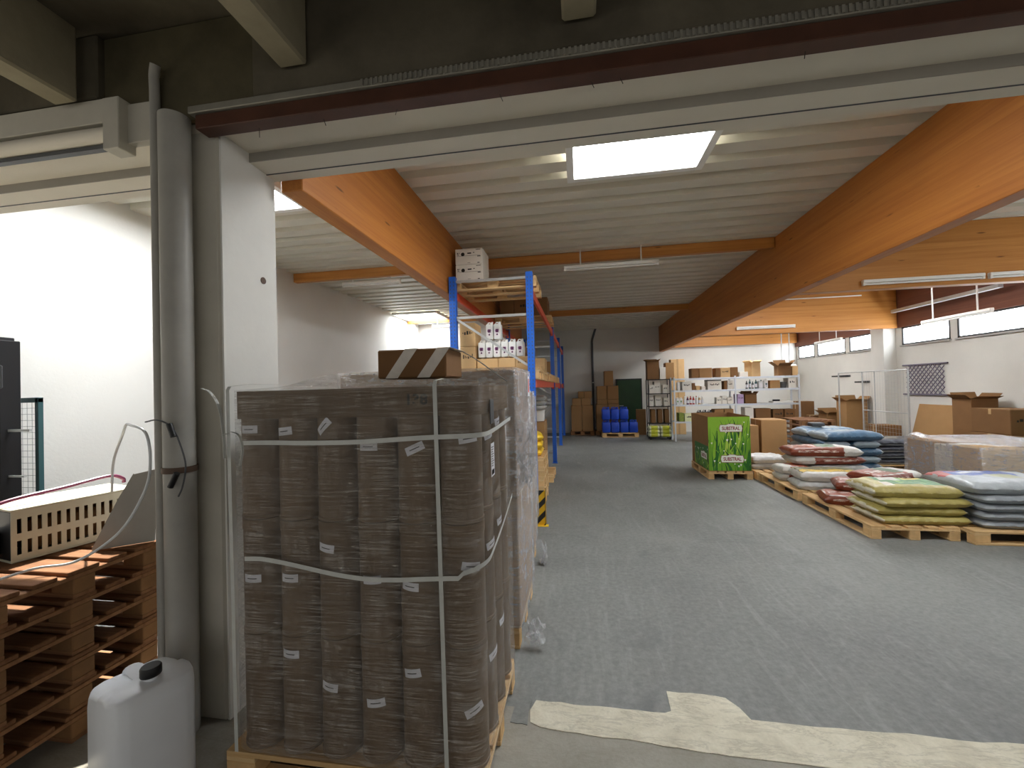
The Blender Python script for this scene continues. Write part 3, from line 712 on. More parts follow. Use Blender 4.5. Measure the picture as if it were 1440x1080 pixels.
# ================================================================== the other wrapped pallets down the aisle
def wrapped_pallet(n, x0, x1, y0, y1, zt, where, m='film2'):
    pallet('wooden pallet under the %s' % where, (x0+x1)/2, (y0+y1)/2, 0, x1-x0-.04, y1-y0-.03)
    h = (zt-.146)/2; xm, ym = (x0+x1)/2, (y0+y1)/2
    for k in range(2):
        for i, (a, c) in enumerate(((x0, xm), (xm, x1))):
            for j, (e, f) in enumerate(((y0, ym), (ym, y1))):
                if i == 0 and (j == 1 or n > 1): continue
                carton('%s carton in the %s, %s' % (('lower', 'upper')[k], where, 'away from the aisle' if i == 0 else ('aisle side, front half', 'aisle side, rear half')[j]),
                       a+.02, c-.012, e+.02 if j == 0 else e+.003, f-.003 if j == 0 else f-.02, .148+k*h, h-.004, 'card2' if k else 'card', group='cartons of the wrapped aisle pallets')
    return wrap('shiny stretch film round the %s' % where, x0, x1, y0, y1, .15, zt+.012, MT[m], .03, .006, 10+n, (), 120, 30)
w2 = wrapped_pallet(1, -1.74, -.425, 2.79, 3.58, 1.885, 'tall pallet load behind the drums')
b = new(); bx(b, 0, .001, -.05, .05, -.08, .08, 0, 0); bx(b, .001, .0016, -.025, .03, -.05, .06, 0, 1); obj('red_sheet', b, ['paper', 'red'], w2, (.667, .22, 1.62))
crumple('loose_film', w2, (.74, -.36, -.03), (.10, .12, .16), MT['film3'], 5)
w3 = wrapped_pallet(2, -1.76, -.485, 3.68, 4.46, 1.71, 'third wrapped load along the aisle')
crumple('loose_film', w3, (.72, .1, -.02), (.07, .2, .2), MT['film3'], 6)
w4 = wrapped_pallet(3, -1.78, -.555, 4.56, 5.30, 1.645, 'fourth wrapped load before the rack')
b = new(); sweep(b, curve([(-.668, 2.37, 1.975), (-.60, 2.42, 1.93), (-.52, 2.47, 1.865), (-.44, 2.52, 1.80)], 5), [(-.009, -.001), (.009, -.001), (.009, .001), (-.009, .001)])
tag(obj('hanging_strap', b, 'strap'), 'white strap slanting from the taped carton down towards the next wrapped load', 'strap')

# ================================================================== pallet rack
FR = [5.45, 9.85, 12.9, 15.6]; RX0, RX1 = -1.665, -.62
rack = thing('pallet_rack', 'tall blue and orange pallet rack standing along the aisle under the timber beam', 'rack', (RX0, FR[0], 0))
b = new(); H_ = 3.285
bx(b, -.045, .045, -.004, .004, 0, H_); bx(b, -.045, -.037, .004, .075, 0, H_); bx(b, .037, .045, .004, .075, 0, H_); bx(b, -.045, -.022, .070, .078, 0, H_); bx(b, .022, .045, .070, .078, 0, H_)
for k in range(64):
    for s in (-1, 1): bx(b, s*.022-.005, s*.022+.005, -.0052, -.0035, .05+k*.05, .072+k*.05, 0, 1)
p0 = obj('post', b, ['blue', 'darkgrey'], rack)
b = new(); box(b, (0, .02, .004), (.12, .13, .008)); f0 = obj('foot_plate', b, 'blue', rack)
first = True
for fy in FR:
    for x in (0, RX1-RX0):
        if first: a, c = p0, f0; first = False
        else:
            a, c = p0.copy(), f0.copy(); COL.objects.link(a); COL.objects.link(c)
        a.location = (x, fy-FR[0], .001); c.location = (x, fy-FR[0], 0)
    for z in (.25, 1.4, 2.73, 3.22):
        b = new(); bx(b, .046, RX1-RX0-.046, .02, .05, z-.018, z+.018, .003); obj('brace', b, 'galv', rack, (0, fy-FR[0], 0))
    for z0, z1 in ((2.71, 2.06), (2.02, 1.42), (.30, 1.36)):
        b = new(); box(b, ((RX1-RX0)/2, .035, (z0+z1)/2), (math.hypot(RX1-RX0-.1, z1-z0), .02, .03), Matrix.Rotation(math.atan2(z0-z1, RX1-RX0-.1), 3, 'Y')); obj('brace', b, 'galv', rack, (0, fy-FR[0], 0))
for a, c in zip(FR, FR[1:]):
    for z in (3.06, 1.82):
        for x in (RX0, RX1):
            b = new(); bx(b, -.02, .02, a+.08, c-.01, z-.055, z+.055, .006); bx(b, -.026, .026, a+.072, a+.085, z-.09, z+.09); bx(b, -.026, .026, c-.012, c-.006, z-.09, z+.09)
            obj('beam', b, 'orange', rack, (x-RX0, -FR[0], 0))
ZB2, ZB1 = 1.877, 3.117
PX = (RX0+RX1)/2
pallet('wooden pallet on the top rack beams under two white cartons', PX+.01, 5.96, 0, 1.19, .8, ZB1)
pallet('wooden pallet on the top rack beams under the big printed cartons', PX+.01, 9.05, 0, 1.19, .8, ZB1)
pallet('wooden pallet on the lower rack beams under the white jugs', PX+.01, 5.97, 0, 1.19, .8, ZB2)
pallet('wooden pallet on the lower rack beams, second from the aisle end of the rack', PX+.01, 6.82, 0, 1.19, .8, ZB2)
pallet('wooden pallet on the lower rack beams under a light carton', PX+.01, 8.1, 0, 1.19, .8, ZB2)
pallet('empty wooden pallet on the lower rack beams before the second post', PX+.01, 9.2, 0, 1.19, .8, ZB2)
pallet('wooden pallet on the lower rack beams beyond the second post', PX+.01, 10.9, 0, 1.19, .8, ZB2)
for k, lb in enumerate(('lower white carton on the topmost rack pallet', 'upper white carton on the topmost rack pallet')):
    z = ZB1+.146+k*.222
    t = carton(lb, -1.655, -1.27, 5.60, 6.0, z, .22, 'whitebox', 0, False, False, group='white cartons on the rack')
    b = new(); y = -.2012
    bx(b, -.17, .16, y, y+.002, .118, .121); 
    for (x0, x1, z0, z1) in ((-.165, -.15, .15, .168), (-.14, -.13, .155, .166), (-.165, -.14, .133, .142), (-.02, .035, .145, .162), (.06, .08, .155, .165), (.10, .165, .195, .203), (.12, .165, .10, .112), (.12, .15, .012, .022), (-.02, .02, .02, .024)): bx(b, x0, x1, y, y+.002, z0, z1)
    lathe(b, [(0, 0), (.026, 0), (.026, .002), (0, .002)], 16, Matrix.Translation((-.085, y+.002, .142)) @ Matrix.Rotation(R(90), 4, 'X')); obj('print', b, 'ink', t)
z = ZB1+.146
carton('large brown carton with dark print on the upper rack pallet', -1.32, -.62, 8.72, 9.3, z, .39, 'card2', 0, False, True, marks=5)
carton('narrow brown carton beside the large printed one on the upper rack pallet', -1.62, -1.33, 8.72, 9.3, z, .39, 'card2', 0, False, True)
z = ZB2+.146
carton('light brown carton lying under the white jugs, end by the timber beam', -1.40, -1.10, 5.66, 6.05, z, .155, 'card3', 0, False, False)
carton('light brown carton lying under the white jugs, middle of the row', -1.095, -.86, 5.66, 6.05, z, .155, 'card3', 0, False, False)
carton('light brown carton lying under the white jugs, end by the aisle post', -.855, -.68, 5.66, 6.05, z, .17, 'card3', 0, False, False, marks=4)
carton('tall light carton with printed side standing beside the jugs, lower of two', -1.63, -1.41, 5.64, 6.0, z, .33, 'card3', 0, False, False, marks=7)
carton('tall light carton with printed side standing beside the jugs, upper of two', -1.63, -1.41, 5.64, 6.0, z+.332, .33, 'card3', 0, False, False, marks=8)
jl = printed('jug_label', 'e9e5e4', [(.1, .9, 0, 1, .35, .8, 'a98bb0', 6)], .5, .02)
MT['jug_label'] = jl; MT['plum'] = mat('plum_print', '5b2350', .5)
for i in range(6):
    canister('white jug with plum label on the rack cartons, lower row, %s from the timber beam' % ORD[i], -1.335+i*.108, 5.76, z+.172, .098, .16, .25, 'white', 'white', ('jug_label', 'plum'), 0, 'white jugs on the rack')
for i in range(2):
    canister('white jug with plum label on top of the row of jugs, %s one' % ('left-over'.replace('left-over', 'beam side') if i == 0 else 'aisle side'), -1.22+i*.11, 5.77, z+.424, .098, .16, .25, 'white', 'white', ('jug_label', 'plum'), 0, 'white jugs on the rack')
carton('light carton with clean sides standing deeper on the lower rack beams', -.98, -.64, 7.9, 8.4, z, .30, 'card3', 0, False, True)
carton('brown carton deep in the rack below the printed cartons', -1.5, -1.02, 7.85, 8.4, z, .55, 'card2', 0, False, True)
carton('brown carton on the lower rack beams on the second pallet, beam side', -1.55, -1.1, 6.7, 7.2, z, .42, 'card', 0, False, True)
carton('brown carton on the rack pallet beyond the second post', -1.2, -.66, 10.6, 11.1, z, .4, 'card', 0, False, True)
q = random.Random(5)
for k in range(9):
    b = new(); bx(b, -.05, .05, -.05, .05, 0, q.uniform(.05, .11), .004)
    tag(obj('wooden_block', b, 'block', None, (-.66-.1*(k % 2)*q.uniform(.8, 1), 6.52+k*.12, z), 0), 'small loose wooden block on the lower rack pallets by the aisle', 'block', 'loose wooden blocks on the rack') if k < 6 else b.free()
# ground level of the rack
for k in range(5):
    pallet('empty wooden pallet at the foot of the rack, %s from the floor in the stack' % ORD[k], PX-.01+.01*(k % 2), 6.55, 0, 1.19, .8, k*.146, group='pallets stacked at the foot of the rack')
for k in range(3):
    sack('yellow sack on the pallet stack at the foot of the rack, %s' % ('lowest', 'middle one', 'topmost')[k], 'yellow', -.98, 6.5, .735+k*.112, R(4*k), .78, .5, .111, 40+k, 'yellow sacks at the rack foot')
pallet('wooden pallet on the floor of the rack under white buckets', PX+.02, 8.2, 0, 1.19, .8, 0)
for k in range(5):
    carton('brown carton at floor level in the rack, %s from the bottom' % ORD[k], -1.55, -.68, 7.85, 8.55, .146+k*.195, .193, 'card', 0, False, True, group='floor cartons in the rack')
for i in range(3):
    t = thing('bucket', 'white lidded bucket on the rack cartons, %s from the aisle' % ORD[i], 'bucket', (-.79-.24*i, 8.1, 1.123), 0, 'white buckets in the rack')
    b = new(); lathe(b, [(0, 0), (.095, 0), (.108, .2), (0, .2)], 18); obj('body', b, 'white', t)
    b = new(); lathe(b, [(.11, .19), (.114, .19), (.114, .215), (0, .215)], 18); obj('lid', b, 'white', t)
for k in range(3):
    sack('white film sack lying above the buckets in the rack, %s' % ('lowest', 'middle one', 'topmost')[k], 'bag_white', -1.05, 8.15, 1.345+k*.09, 0, .8, .5, .0895, 50+k, 'white sacks in the rack')
# striped guard at the rack foot
t = thing('rack_guard', 'yellow guard with black slanting stripes at the foot of the front rack post', 'guard', (-.525, 5.36, 0))
k_ = NT('hazard_stripes'); tc = k_.n('TexCoord'); sp = k_.n('SeparateXYZ'); k_.l(tc.outputs['Object'], sp.inputs[0])
f = k_.math('ADD', k_.math('MULTIPLY', sp.outputs[2], 6.0), k_.math('MULTIPLY', k_.math('ADD', sp.outputs[0], sp.outputs[1]), -6.0)); f = k_.math('GREATER_THAN', k_.math('FRACT', f), .52)
k_.pbr(k_.mix(f, lin('d9a91e'), lin('1b1a17')), .5); MT['hazard'] = k_.m
b = new(); bx(b, -.07, .05, -.012, 0, 0, .45, .003); bx(b, .038, .05, -.012, .12, 0, .45, .003); obj('guard_plate', b, 'hazard', t)
b = new(); bx(b, -.05, .085, -.045, .03, -.0, .008); obj('foot_plate', b, 'yellow', t)

# ================================================================== the sack pallets on the aisle's other side
PZ = .146
pallet('light wooden pallet carrying the yellow sacks and russet sacks', 3.545, 5.93, R(90), 1.46, .85)
pallet('light wooden pallet carrying the grey sacks', 4.62, 5.52, 0, 1.2, .84)
pallet('light wooden pallet carrying the yellow and black sack', 3.54, 7.44, R(90), 1.36, .86)
pallet('wooden pallet under the clear white sack beside the green display', 3.50, 8.76, R(90), 1.2, .8)
gy = 'yellow sacks on the pallet'
for k, (dx, dy, rz, lb) in enumerate(((.0, 0, 1, 'lowest of the stack'), (-.03, .02, -1, 'second from the pallet'), (.01, -.01, 2, 'third from the pallet'), (-.04, .03, -2, 'topmost of the stack'))):
    sack('yellow sack of garden soil on the front pallet, %s' % lb, 'bag_yellow', 3.70+dx, 5.54+dy, PZ+.002+k*.096, R(rz), .87, .60, .0955 if k < 3 else .12, k+1, gy, press=k < 3)
gg = 'grey sacks on the pallet'
for k, lb in enumerate(('lowest', 'second from below', 'third from below', 'fourth, under the coloured sack')):
    sack('silvery grey sack, %s, in the stack beside the yellow sacks' % lb, 'bag_grey', 4.655, 5.50, PZ+.002+k*.088, R(rnd.uniform(-1, 1)), .98, .70, .0875, 11+k, gg)
sack('silvery sack with blue and red printing on top of the grey sacks', 'bag_colour', 4.62, 5.55, PZ+.356, R(-2), 1.0, .76, .13, 17, press=False)
sack('russet and white sack lying flat on the pallet edge behind the yellow sacks', 'bag_red', 3.55, 6.18, PZ+.002, R(-14), .80, .46, .12, 21)
sack('russet and white sack lying slanted on another, behind the yellow sacks', 'bag_red', 3.80, 6.38, PZ+.13, R(-20), .76, .46, .12, 22)
sack('russet and white sack topmost behind the yellow sacks', 'bag_red', 4.02, 6.40, PZ+.26, R(24), .78, .46, .12, 23)
0 and sack('plain white sack on the pallet between the yellow and the russet sacks', 'bag_white', 4.0, 5.98, PZ+.20, R(10), .6, .34, .15, 24)
carton('low brown carton under the plain white sack', 3.80, 4.12, 6.0-.17, 6.0+.13, PZ, .19, 'card2', 0, False, False) if False else None
sack('white sack lowest on the middle pallet under the yellow and black one', 'bag_white', 3.60, 7.02, PZ+.002, R(-8), .84, .5, .12, 26)
sack('white sack with yellow and black print on the middle pallet', 'bag_black', 3.66, 7.06, PZ+.125, R(-6), .86, .56, .14, 27, press=False)
gr = 'russet sacks on the middle pallet'
sack('small russet sack at the pallet edge, under another russet sack', 'bag_red2', 3.42, 7.62, PZ+.002, R(-4), .46, .4, .109, 28, gr)
sack('small russet sack at the pallet edge, on top of another russet sack', 'bag_red2', 3.43, 7.64, PZ+.112, R(3), .46, .4, .12, 29, gr, press=False)
for k in range(2): sack('pale sack hidden low in the middle pallet, %s one' % ('lower', 'upper')[k], 'bag_white', 4.12, 7.75, PZ+.002+k*.115, 0, .84, .52, .114, 30+k, 'pale sacks on the middle pallet')
sack('long white and russet sack in the middle stack, under the topmost one', 'bag_red2', 3.98, 7.80, PZ+.25, R(2), 1.06, .50, .125, 33, gr)
sack('long russet and white sack topmost of the middle stack', 'bag_red', 3.95, 7.82, PZ+.377, R(-3), 1.06, .52, .14, 34, gr, press=False)
for k in range(2): sack('clear white sack lying on the pallet beside the green display, %s' % ('under another', 'on top')[k], 'bag_white', 3.42, 8.66, PZ+.002+k*.11, R(5*k), .62, .5, .109 if k == 0 else .13, 36+k, 'clear white sacks', press=k == 0)
# blue sacks
pallet('wooden pallet under the stack of blue sacks', 4.76, 9.0, R(90), 1.3, .9)
gb = 'blue sacks on the pallet'; hh = .132
for k in range(5):
    z = PZ+.002+k*hh; lay = ORD[k]
    if k % 2 == 0:
        for i, y in enumerate((8.65, 9.32)): sack('blue sack in the tall stack, %s layer from below, %s' % (lay, ('facing the russet sacks', 'rear half')[i]), 'bag_blue', 4.76+.01*k, y, z, R(rnd.uniform(-1.5, 1.5)), .94, .66, hh-.0005 if k < 4 else .15, 60+2*k+i, gb, press=k < 4)
    else:
        for i, x in enumerate((4.52, 5.0)): sack('lengthwise blue sack in the tall stack, %s layer from below, %s' % (lay, ('aisle side', 'wall side')[i]), 'bag_blue', x, 8.98, z, R(90+rnd.uniform(-1.5, 1.5)), 1.32, .44, hh-.0005, 60+2*k+i, gb)
b = new(); bx(b, -.12, .12, -.09, .09, 0, .07, .01); tag(obj('parcel', b, 'darkgrey', None, (4.72, 9.42, PZ+5*hh+.035)), 'small dark grey parcel on top of the blue sacks', 'parcel')
pallet('wooden pallet under the dark sacks behind the blue stack', 6.05, 9.3, 0, 1.2, .8)
for k in range(4): sack('dark navy sack in the stack beside the blue sacks, %s' % ('lowest', 'second from below', 'third from below', 'topmost')[k], 'bag_navy', 6.0, 9.25, PZ+.002+k*.118, R(rnd.uniform(-3, 3)), 1.05, .7, .1175, 80+k, 'dark sacks')
# green display
pallet('light wooden pallet under the green printed display box', 2.67, 8.80, R(90), 1.2, .76)
t = thing('display_box', 'cardboard sales display printed with green grass and white blossoms on a pallet', 'display', (2.67, 8.80, PZ))
b = new(); hx, hy, H = .36, .58, 1.005; w = .01
bx(b, -hx, hx, hy-w, hy, 0, H); bx(b, hx-w, hx, -hy+w, hy-w, 0, H); bx(b, -hx, -hx+w, -hy+w, hy-w, 0, H); bx(b, -hx, hx, -hy, hy, 0, .02); obj('body', b, 'card', t)
G = [MT.setdefault('grass%d' % i, mat('grass_print_%d' % i, c, .5)) for i, c in enumerate(('6fa82e', '8fc43a', '4f8f2c', '2f6f2a', 'b4d455', '1f4f24'))]
WH = MT.setdefault('blossom', mat('blossom_print', 'eef2ea', .5))
def grass_panel(name, W, Hp, base, seed, n):
    """a flat printed sheet: overlapping grass blades and white blossoms, all within the sheet"""
    q = random.Random(seed); b = new(); bx(b, -W/2, W/2, 0, .004, 0, Hp, 0, base); y = -.0002
    def clampx(x): return max(-W/2+.001, min(W/2-.001, x))
    for i in range(n):
        x0 = q.uniform(-W/2, W/2); h = Hp*q.uniform(.35, .98); lean = q.uniform(-.16, .16)*W*2.0; w = q.uniform(.025, .075); mi = q.choice((0, 0, 1, 1, 2, 2, 3, 4, 4) if i > n*.35 else (2, 3, 3, 5, 0)); y -= .00004
        if i > n*.75: h *= .45; mi = q.choice((2, 3, 5, 0))
        L, Rr = [], []
        for k in range(8):
            s = k/7; xc = x0+lean*s*s; ww = w*(1-s**2.2)*.5+.0004; L.append(b.verts.new((clampx(xc-ww), y, max(.001, h*s)))); Rr.append(b.verts.new((clampx(xc+ww), y, max(.001, h*s))))
        for k in range(7):
            if (L[k].co-Rr[k].co).length > 1e-5: 
                f = b.faces.new((L[k], Rr[k], Rr[k+1], L[k+1])); f.material_index = mi
    for i in range(int(n/4)):
        cx, cz, r = q.uniform(-W/2+.03, W/2-.03), q.uniform(.08, Hp-.06), q.uniform(.006, .022); y -= .00004
        f = b.faces.new([b.verts.new((cx+r*math.cos(a)*(.8+.3*math.sin(3*a)), y, cz+r*math.sin(a))) for a in [2*math.pi*k/12 for k in range(12)]]); f.material_index = 6
    return b, y
b, y_ = grass_panel('front', .72, H-.02, 1, 3, 95); fp = obj('grass_print', b, G+[WH], t, (0, -hy-.0002, .01))
def badge(parent, x, y, z, rz, s=1.0):
    b = new()
    def outline(w, h, yy, mi):
        pts = [(-w, -h), (w, -h), (w+.014*s, 0), (w, h), (w*.45, h), (w*.2, h+.018*s), (-w*.2, h+.018*s), (-w*.45, h), (-w, h), (-w-.014*s, 0)]
        f = b.faces.new([b.verts.new((px, yy, pz)) for px, pz in pts]); f.material_index = mi
    outline(.188*s, .066*s, 0, 0); outline(.181*s, .060*s, -.0008, 1)
    o = obj('badge', b, ['badge_red', 'blossom'], parent, (x, y, z)); o.rotation_euler[2] = rz
    text('lettering', 'SUBSTRAL', .088*s, 'badge_red', o, (0, -.0016, -.004), (R(90), 0, 0), .0003, .76, .0022)
MT['badge_red'] = mat('badge_red', '8e1f3c', .5)
badge(fp, .03, y_-.001, .775, 0); badge(fp, .04, y_-.001, .215, 0)
b, y2 = grass_panel('side', .92, .44, 3, 5, 60); sp_ = obj('grass_print', b, G+[WH], t, (-hx-.0002, -.10, .01)); sp_.rotation_euler[2] = R(-90)
badge(sp_, .18, y2-.001, .24, 0)
b = new(); bx(b, -hx+.01, hx-.01, -hy+.012, hy-.012, .80, .86); obj('tray', b, 'card2', t)
# cartons behind the display
pallet('wooden pallet under the two brown cartons behind the green display', 4.03, 10.35, 0, 1.0, .8)
carton('smaller brown carton on the pallet behind the green display', 3.56, 3.86, 10.0, 10.5, PZ, .66, 'card')
carton('larger brown carton on the pallet behind the green display', 3.92, 4.44, 10.02, 10.6, PZ, .78, 'card')
# large clear wrapped load
pallet('wooden pallet under the wide film-wrapped load by the wall with windows', 5.58, 6.80, 0, 1.2, 1.26)
for i, (y0, y1, m) in enumerate(((6.19, 6.62, 'card3'), (6.625, 6.92, 'whitebox'), (6.925, 7.42, 'card'))):
    carton('%s carton inside the wide film-wrapped load, %s' % (('light brown', 'pale grey', 'brown')[i], ('front end', 'middle', 'rear end')[i]), 4.99, 5.55, y0, y1, PZ, .69-.02*(i == 1), m, 0, False, False, group='cartons in the wide wrapped load')
carton('brown carton inside the wide film-wrapped load, wall side', 5.56, 6.18, 6.19, 7.40, PZ, .68, 'card2', 0, False, False)
w5 = wrap('cloudy stretch film over the wide load by the wall with windows', 4.96, 6.21, 6.15, 7.46, .15, .87, MT['film2'], .03, .010, 31, ((5.05, 7.3, .06, .12), (5.6, 6.8, .02, .35), (4.99, 6.2, .02, .1)), 130, 24, dip=.0)

# ================================================================== metal shelving by the back wall
t = thing('shelving_unit', 'long light grey metal shelving of two bays before the back wall', 'shelving', (2.88, 13.6, 0))
SX = (0, 1.76, 3.52); LV = (.60, 1.12, 1.56, 1.93)
for x in SX:
    for y in (0, .48):
        b = new(); bx(b, x-.02, x+.02, y-.002, y+.002, 0, 1.985); bx(b, x-.02, x-.016, y, y+.035, 0, 1.985); obj('post', b, 'shelfmetal', t)
for i in range(2):
    for z in LV:
        b = new(); bx(b, SX[i]+.022, SX[i+1]-.022, .004, .476, z, z+.012); bx(b, SX[i]+.022, SX[i+1]-.022, -.004, .004, z-.038, z+.014, .002); bx(b, SX[i]+.022, SX[i+1]-.022, .476, .482, z-.038, z+.014, .002); obj('shelf', b, 'shelfmetal', t)
ZT_, Z3, Z2, Z1 = [z+.0145 for z in (1.93, 1.56, 1.12, .60)]
YS = 13.64
def C(lb, x0, x1, z, h, m='card', d=.34, **k): return carton(lb, x0, x1, YS, YS+d, z, h, m, **k)
# on top of the shelving
C('brown carton on top of the shelving at its end by the black rack', 3.40, 3.62, ZT_, .30, 'card2', tape=False)
C('brown carton with clear film on top, second on top of the shelving', 3.63, 4.0, ZT_, .30, 'card')
C('pinkish brown carton on top of the shelving before the middle post', 4.10, 4.24, ZT_, .29, 'card2', tape=False)
C('light carton on top of the shelving, white label on front', 4.25, 4.52, ZT_, .29, 'card3', marks=3)
C('dark brown carton on top of the shelving at the middle post', 4.53, 4.74, ZT_, .30, 'card2', tape=False)
C('low white carton on top of the shelving beyond the middle post', 4.78, 5.02, ZT_, .15, 'whitebox', tape=False)
t2 = carton('tilted light carton with open dark side on top of the shelving', 5.09, 5.35, YS+.02, YS+.40, ZT_, .42, 'card3', R(12), True, False, flap=.35)
carton('dark open carton on top of the shelving near the window wall', 5.88, 6.22, YS, YS+.36, ZT_, .30, 'card2', R(-6), True, False, flap=.6)
C('light carton on top of the shelving at the far end', 6.24, 6.40, ZT_, .28, 'card3', tape=False)
# third shelf
canister('slim white canister at the end of the upper shelf', 3.02, YS+.08, Z3, .08, .12, .28, 'white', 'white')
C('grey printed carton on the upper shelf beside the slim canister', 3.12, 3.40, Z3, .27, 'whitebox', marks=11, tape=False)
C('brown carton on the upper shelf behind small boxes', 3.41, 3.5, Z3, .22, 'card2', tape=False)
C('small yellowish box on the upper shelf, beside the brown carton', 3.52, 3.64, Z3, .13, 'card3', tape=False)
C('small cream box on the upper shelf before the open carton', 3.68, 3.80, Z3, .11, 'whitebox', marks=12, tape=False)
C('wide printed carton on the upper shelf with a dark top', 3.86, 4.26, Z3, .27, 'whitebox', marks=13, tape=False)
b = new(); bx(b, -.2, .2, -.17, .17, 0, .03, .004); tag(obj('tray', b, 'black', None, (4.06, YS+.17, Z3+.272)), 'black tray lying on the wide printed carton on the upper shelf', 'tray')
C('brown carton on the upper shelf next to the middle post', 4.33, 4.42, Z3, .26, 'card2', tape=False)
C('white printed carton on the upper shelf at the middle post', 4.43, 4.60, Z3, .27, 'whitebox', marks=14, tape=False)
for i, (x, m, h) in enumerate(((5.0, 'darkgrey', .24), (5.09, 'teal', .28), (5.17, 'darkgrey', .22), (5.26, 'teal', .27))):
    bottle('dark slender bottle on the upper shelf, %s from the middle post' % ORD[i], x, YS+.08, Z3, .032, h, m, 'black', 'bottles on the upper shelf', 'paper')
canister('pale green canister on the upper shelf between bottles and white jug', 5.38, YS+.1, Z3, .12, .14, .26, 'hose', 'teal', ('paper', None))
canister('white jug on the upper shelf beside the brown carton', 5.53, YS+.1, Z3, .11, .14, .28, 'white', 'white', ('paper', 'teal'))
C('brown carton lying on the upper shelf of the bay near the windows', 5.62, 5.90, Z3, .24, 'card', tape=False)
b = new(); lathe(b, [(0, 0), (.09, 0), (.11, .18), (.095, .19), (0, .15)], 18); tag(obj('bowl', b, 'darkgrey', None, (6.02, YS+.14, Z3)), 'dark tub on the upper shelf beside the brown carton', 'tub')
C('white carton on the upper shelf at the far post', 6.13, 6.34, Z3, .30, 'whitebox', marks=15, tape=False)
# second shelf
for i in range(2): canister('white canister with printed front on the middle shelf, %s from the end post' % ORD[i], 2.98+.1*i, YS+.07, Z2, .09, .12, .22, 'white', 'white', ('paper', 'green'), 0, 'canisters on the middle shelf')
cols = ('whitebox', 'plum', 'red', 'red', 'whitebox', 'card3', 'whitebox')
for i, m in enumerate(cols): bottle('%s bottle on the middle shelf, %s beside the two canisters' % ({'whitebox': 'white', 'plum': 'plum', 'red': 'red', 'card3': 'cream'}[m], ORD[i]), 3.20+.085*i, YS+.07, Z2, .034, .26-.02*(i % 2), m, 'red' if i in (1, 2, 3, 4) else 'white', 'bottles on the middle shelf', 'paper')
for i in range(3): carton('small white printed box on the middle shelf, %s before the middle post' % ORD[i], 4.10+.16*i, 4.25+.16*i, YS, YS+.2, Z2, .20+.04*(i == 1), 'whitebox', 0, False, False, 'printed boxes on the middle shelf', 20+i)
C('lilac carton on the middle shelf just past the middle post', 4.70, 4.88, Z2, .28, 'lilacbox', tape=False, marks=25)
carton('dark brown open carton on the middle shelf', 4.92, 5.24, YS, YS+.34, Z2, .28, 'card2', 0, True, False, flap=.3)
t2 = thing('tray', 'flat white tray with a dark tool on the middle shelf near the windows', 'tray', (5.98, YS+.18, Z2)); b = new(); bx(b, -.28, .28, -.15, .15, 0, .05, .01); obj('tray_body', b, 'white', t2); b = new(); bx(b, -.22, -.05, -.08, .04, .05, .10, .01); obj('tool', b, 'black', t2)
# lowest shelf
b_ = C('pale box with three dark blossom marks on the lowest shelf', 3.17, 3.50, Z1, .24, 'yellowbox', marks=26, tape=False)
C('green printed carton on the lowest shelf near the end post', 3.0, 3.15, Z1, .26, 'greenbox', tape=False)
for i in range(3): canister('blue grey canister on the lowest shelf, %s behind the display' % ORD[i], 3.62+.15*i, YS+.1, Z1, .13, .16, .34, 'darkgrey', 'black', ('paper', None), 0, 'canisters on the lowest shelf')
for i in range(2): C('orange brown carton on the lowest shelf, %s one' % ('nearer the end', 'nearer the middle post')[i], 4.04+.28*i, 4.30+.28*i, Z1, .36, 'card', tape=False, group='cartons on the lowest shelf')
C('white open-topped carton on the lowest shelf past the middle post', 4.90, 5.14, Z1, .40, 'whitebox', tape=False)
C('dark brown wide carton on the lowest shelf near the windows', 5.2, 5.62, Z1, .36, 'card2')
for i in range(2): C('brown carton with a white label on the lowest shelf, %s' % ('inner one', 'by the far post')[i], 5.68+.32*i, 5.96+.32*i, Z1, .33, 'card2', marks=28+i, tape=False, group='labelled cartons on the lowest shelf')
# black rack beside it
t = thing('metal_rack', 'narrow black metal rack between the green door and the grey shelving', 'rack', (2.28, 14.75, 0))
for x in (0, .7):
    for y in (0, .42):
        b = new(); bx(b, x-.014, x+.014, y-.014, y+.014, 0, 1.95); obj('post', b, 'blackmetal', t)
for z in (.45, 1.02, 1.45, 1.93):
    b = new(); bx(b, -.014, .714, -.014, .434, z, z+.025, .003); obj('shelf', b, 'blackmetal', t)
for i, (x, z, w, h, lb) in enumerate(((2.40, 1.477, .16, .30, 'upper'), (2.58, 1.477, .2, .40, 'upper'), (2.84, 1.477, .16, .28, 'upper'), (2.38, 1.047, .14, .34, 'middle'), (2.60, 1.047, .2, .36, 'middle'), (2.85, 1.047, .14, .28, 'middle'))):
    carton('white carton on the %s board of the black rack, %s from the door side' % (lb, ORD[i % 3]), x-w/2, x+w/2, 14.80, 15.1, z, h, 'whitebox', 0, False, False, 'white cartons in the black rack', 30+i)
for i in range(3): carton('tall thin brown carton low in the black rack, %s from the door side' % ORD[i], 2.36+.22*i, 2.50+.22*i, 14.8, 15.1, .477, .46, 'card2', 0, False, False, 'thin cartons in the black rack')
carton('big brown open carton on top of the black rack by the door', 2.27, 2.66, 14.78, 15.15, 1.957, .62, 'card2', 0, True, False, flap=.25)
carton('white carton standing on top of the black rack between brown cartons', 2.67, 2.86, 14.76, 15.05, 1.957, .40, 'whitebox', 0, False, False)
carton('brown carton with crumpled film on top of the black rack', 2.87, 3.14, 14.78, 15.15, 1.957, .55, 'card', 0, False, True)
pallet('tall plain pallet on edge', 0, 0) if False else None
b = new(); bx(b, 3.2, 3.66, 15.6, 15.9, 0, 2.66, .01); t = thing('carton', 'very tall light carton standing behind the shelving beside the black rack', 'carton', (0, 0, 0)); obj('body', b, 'card3', t)
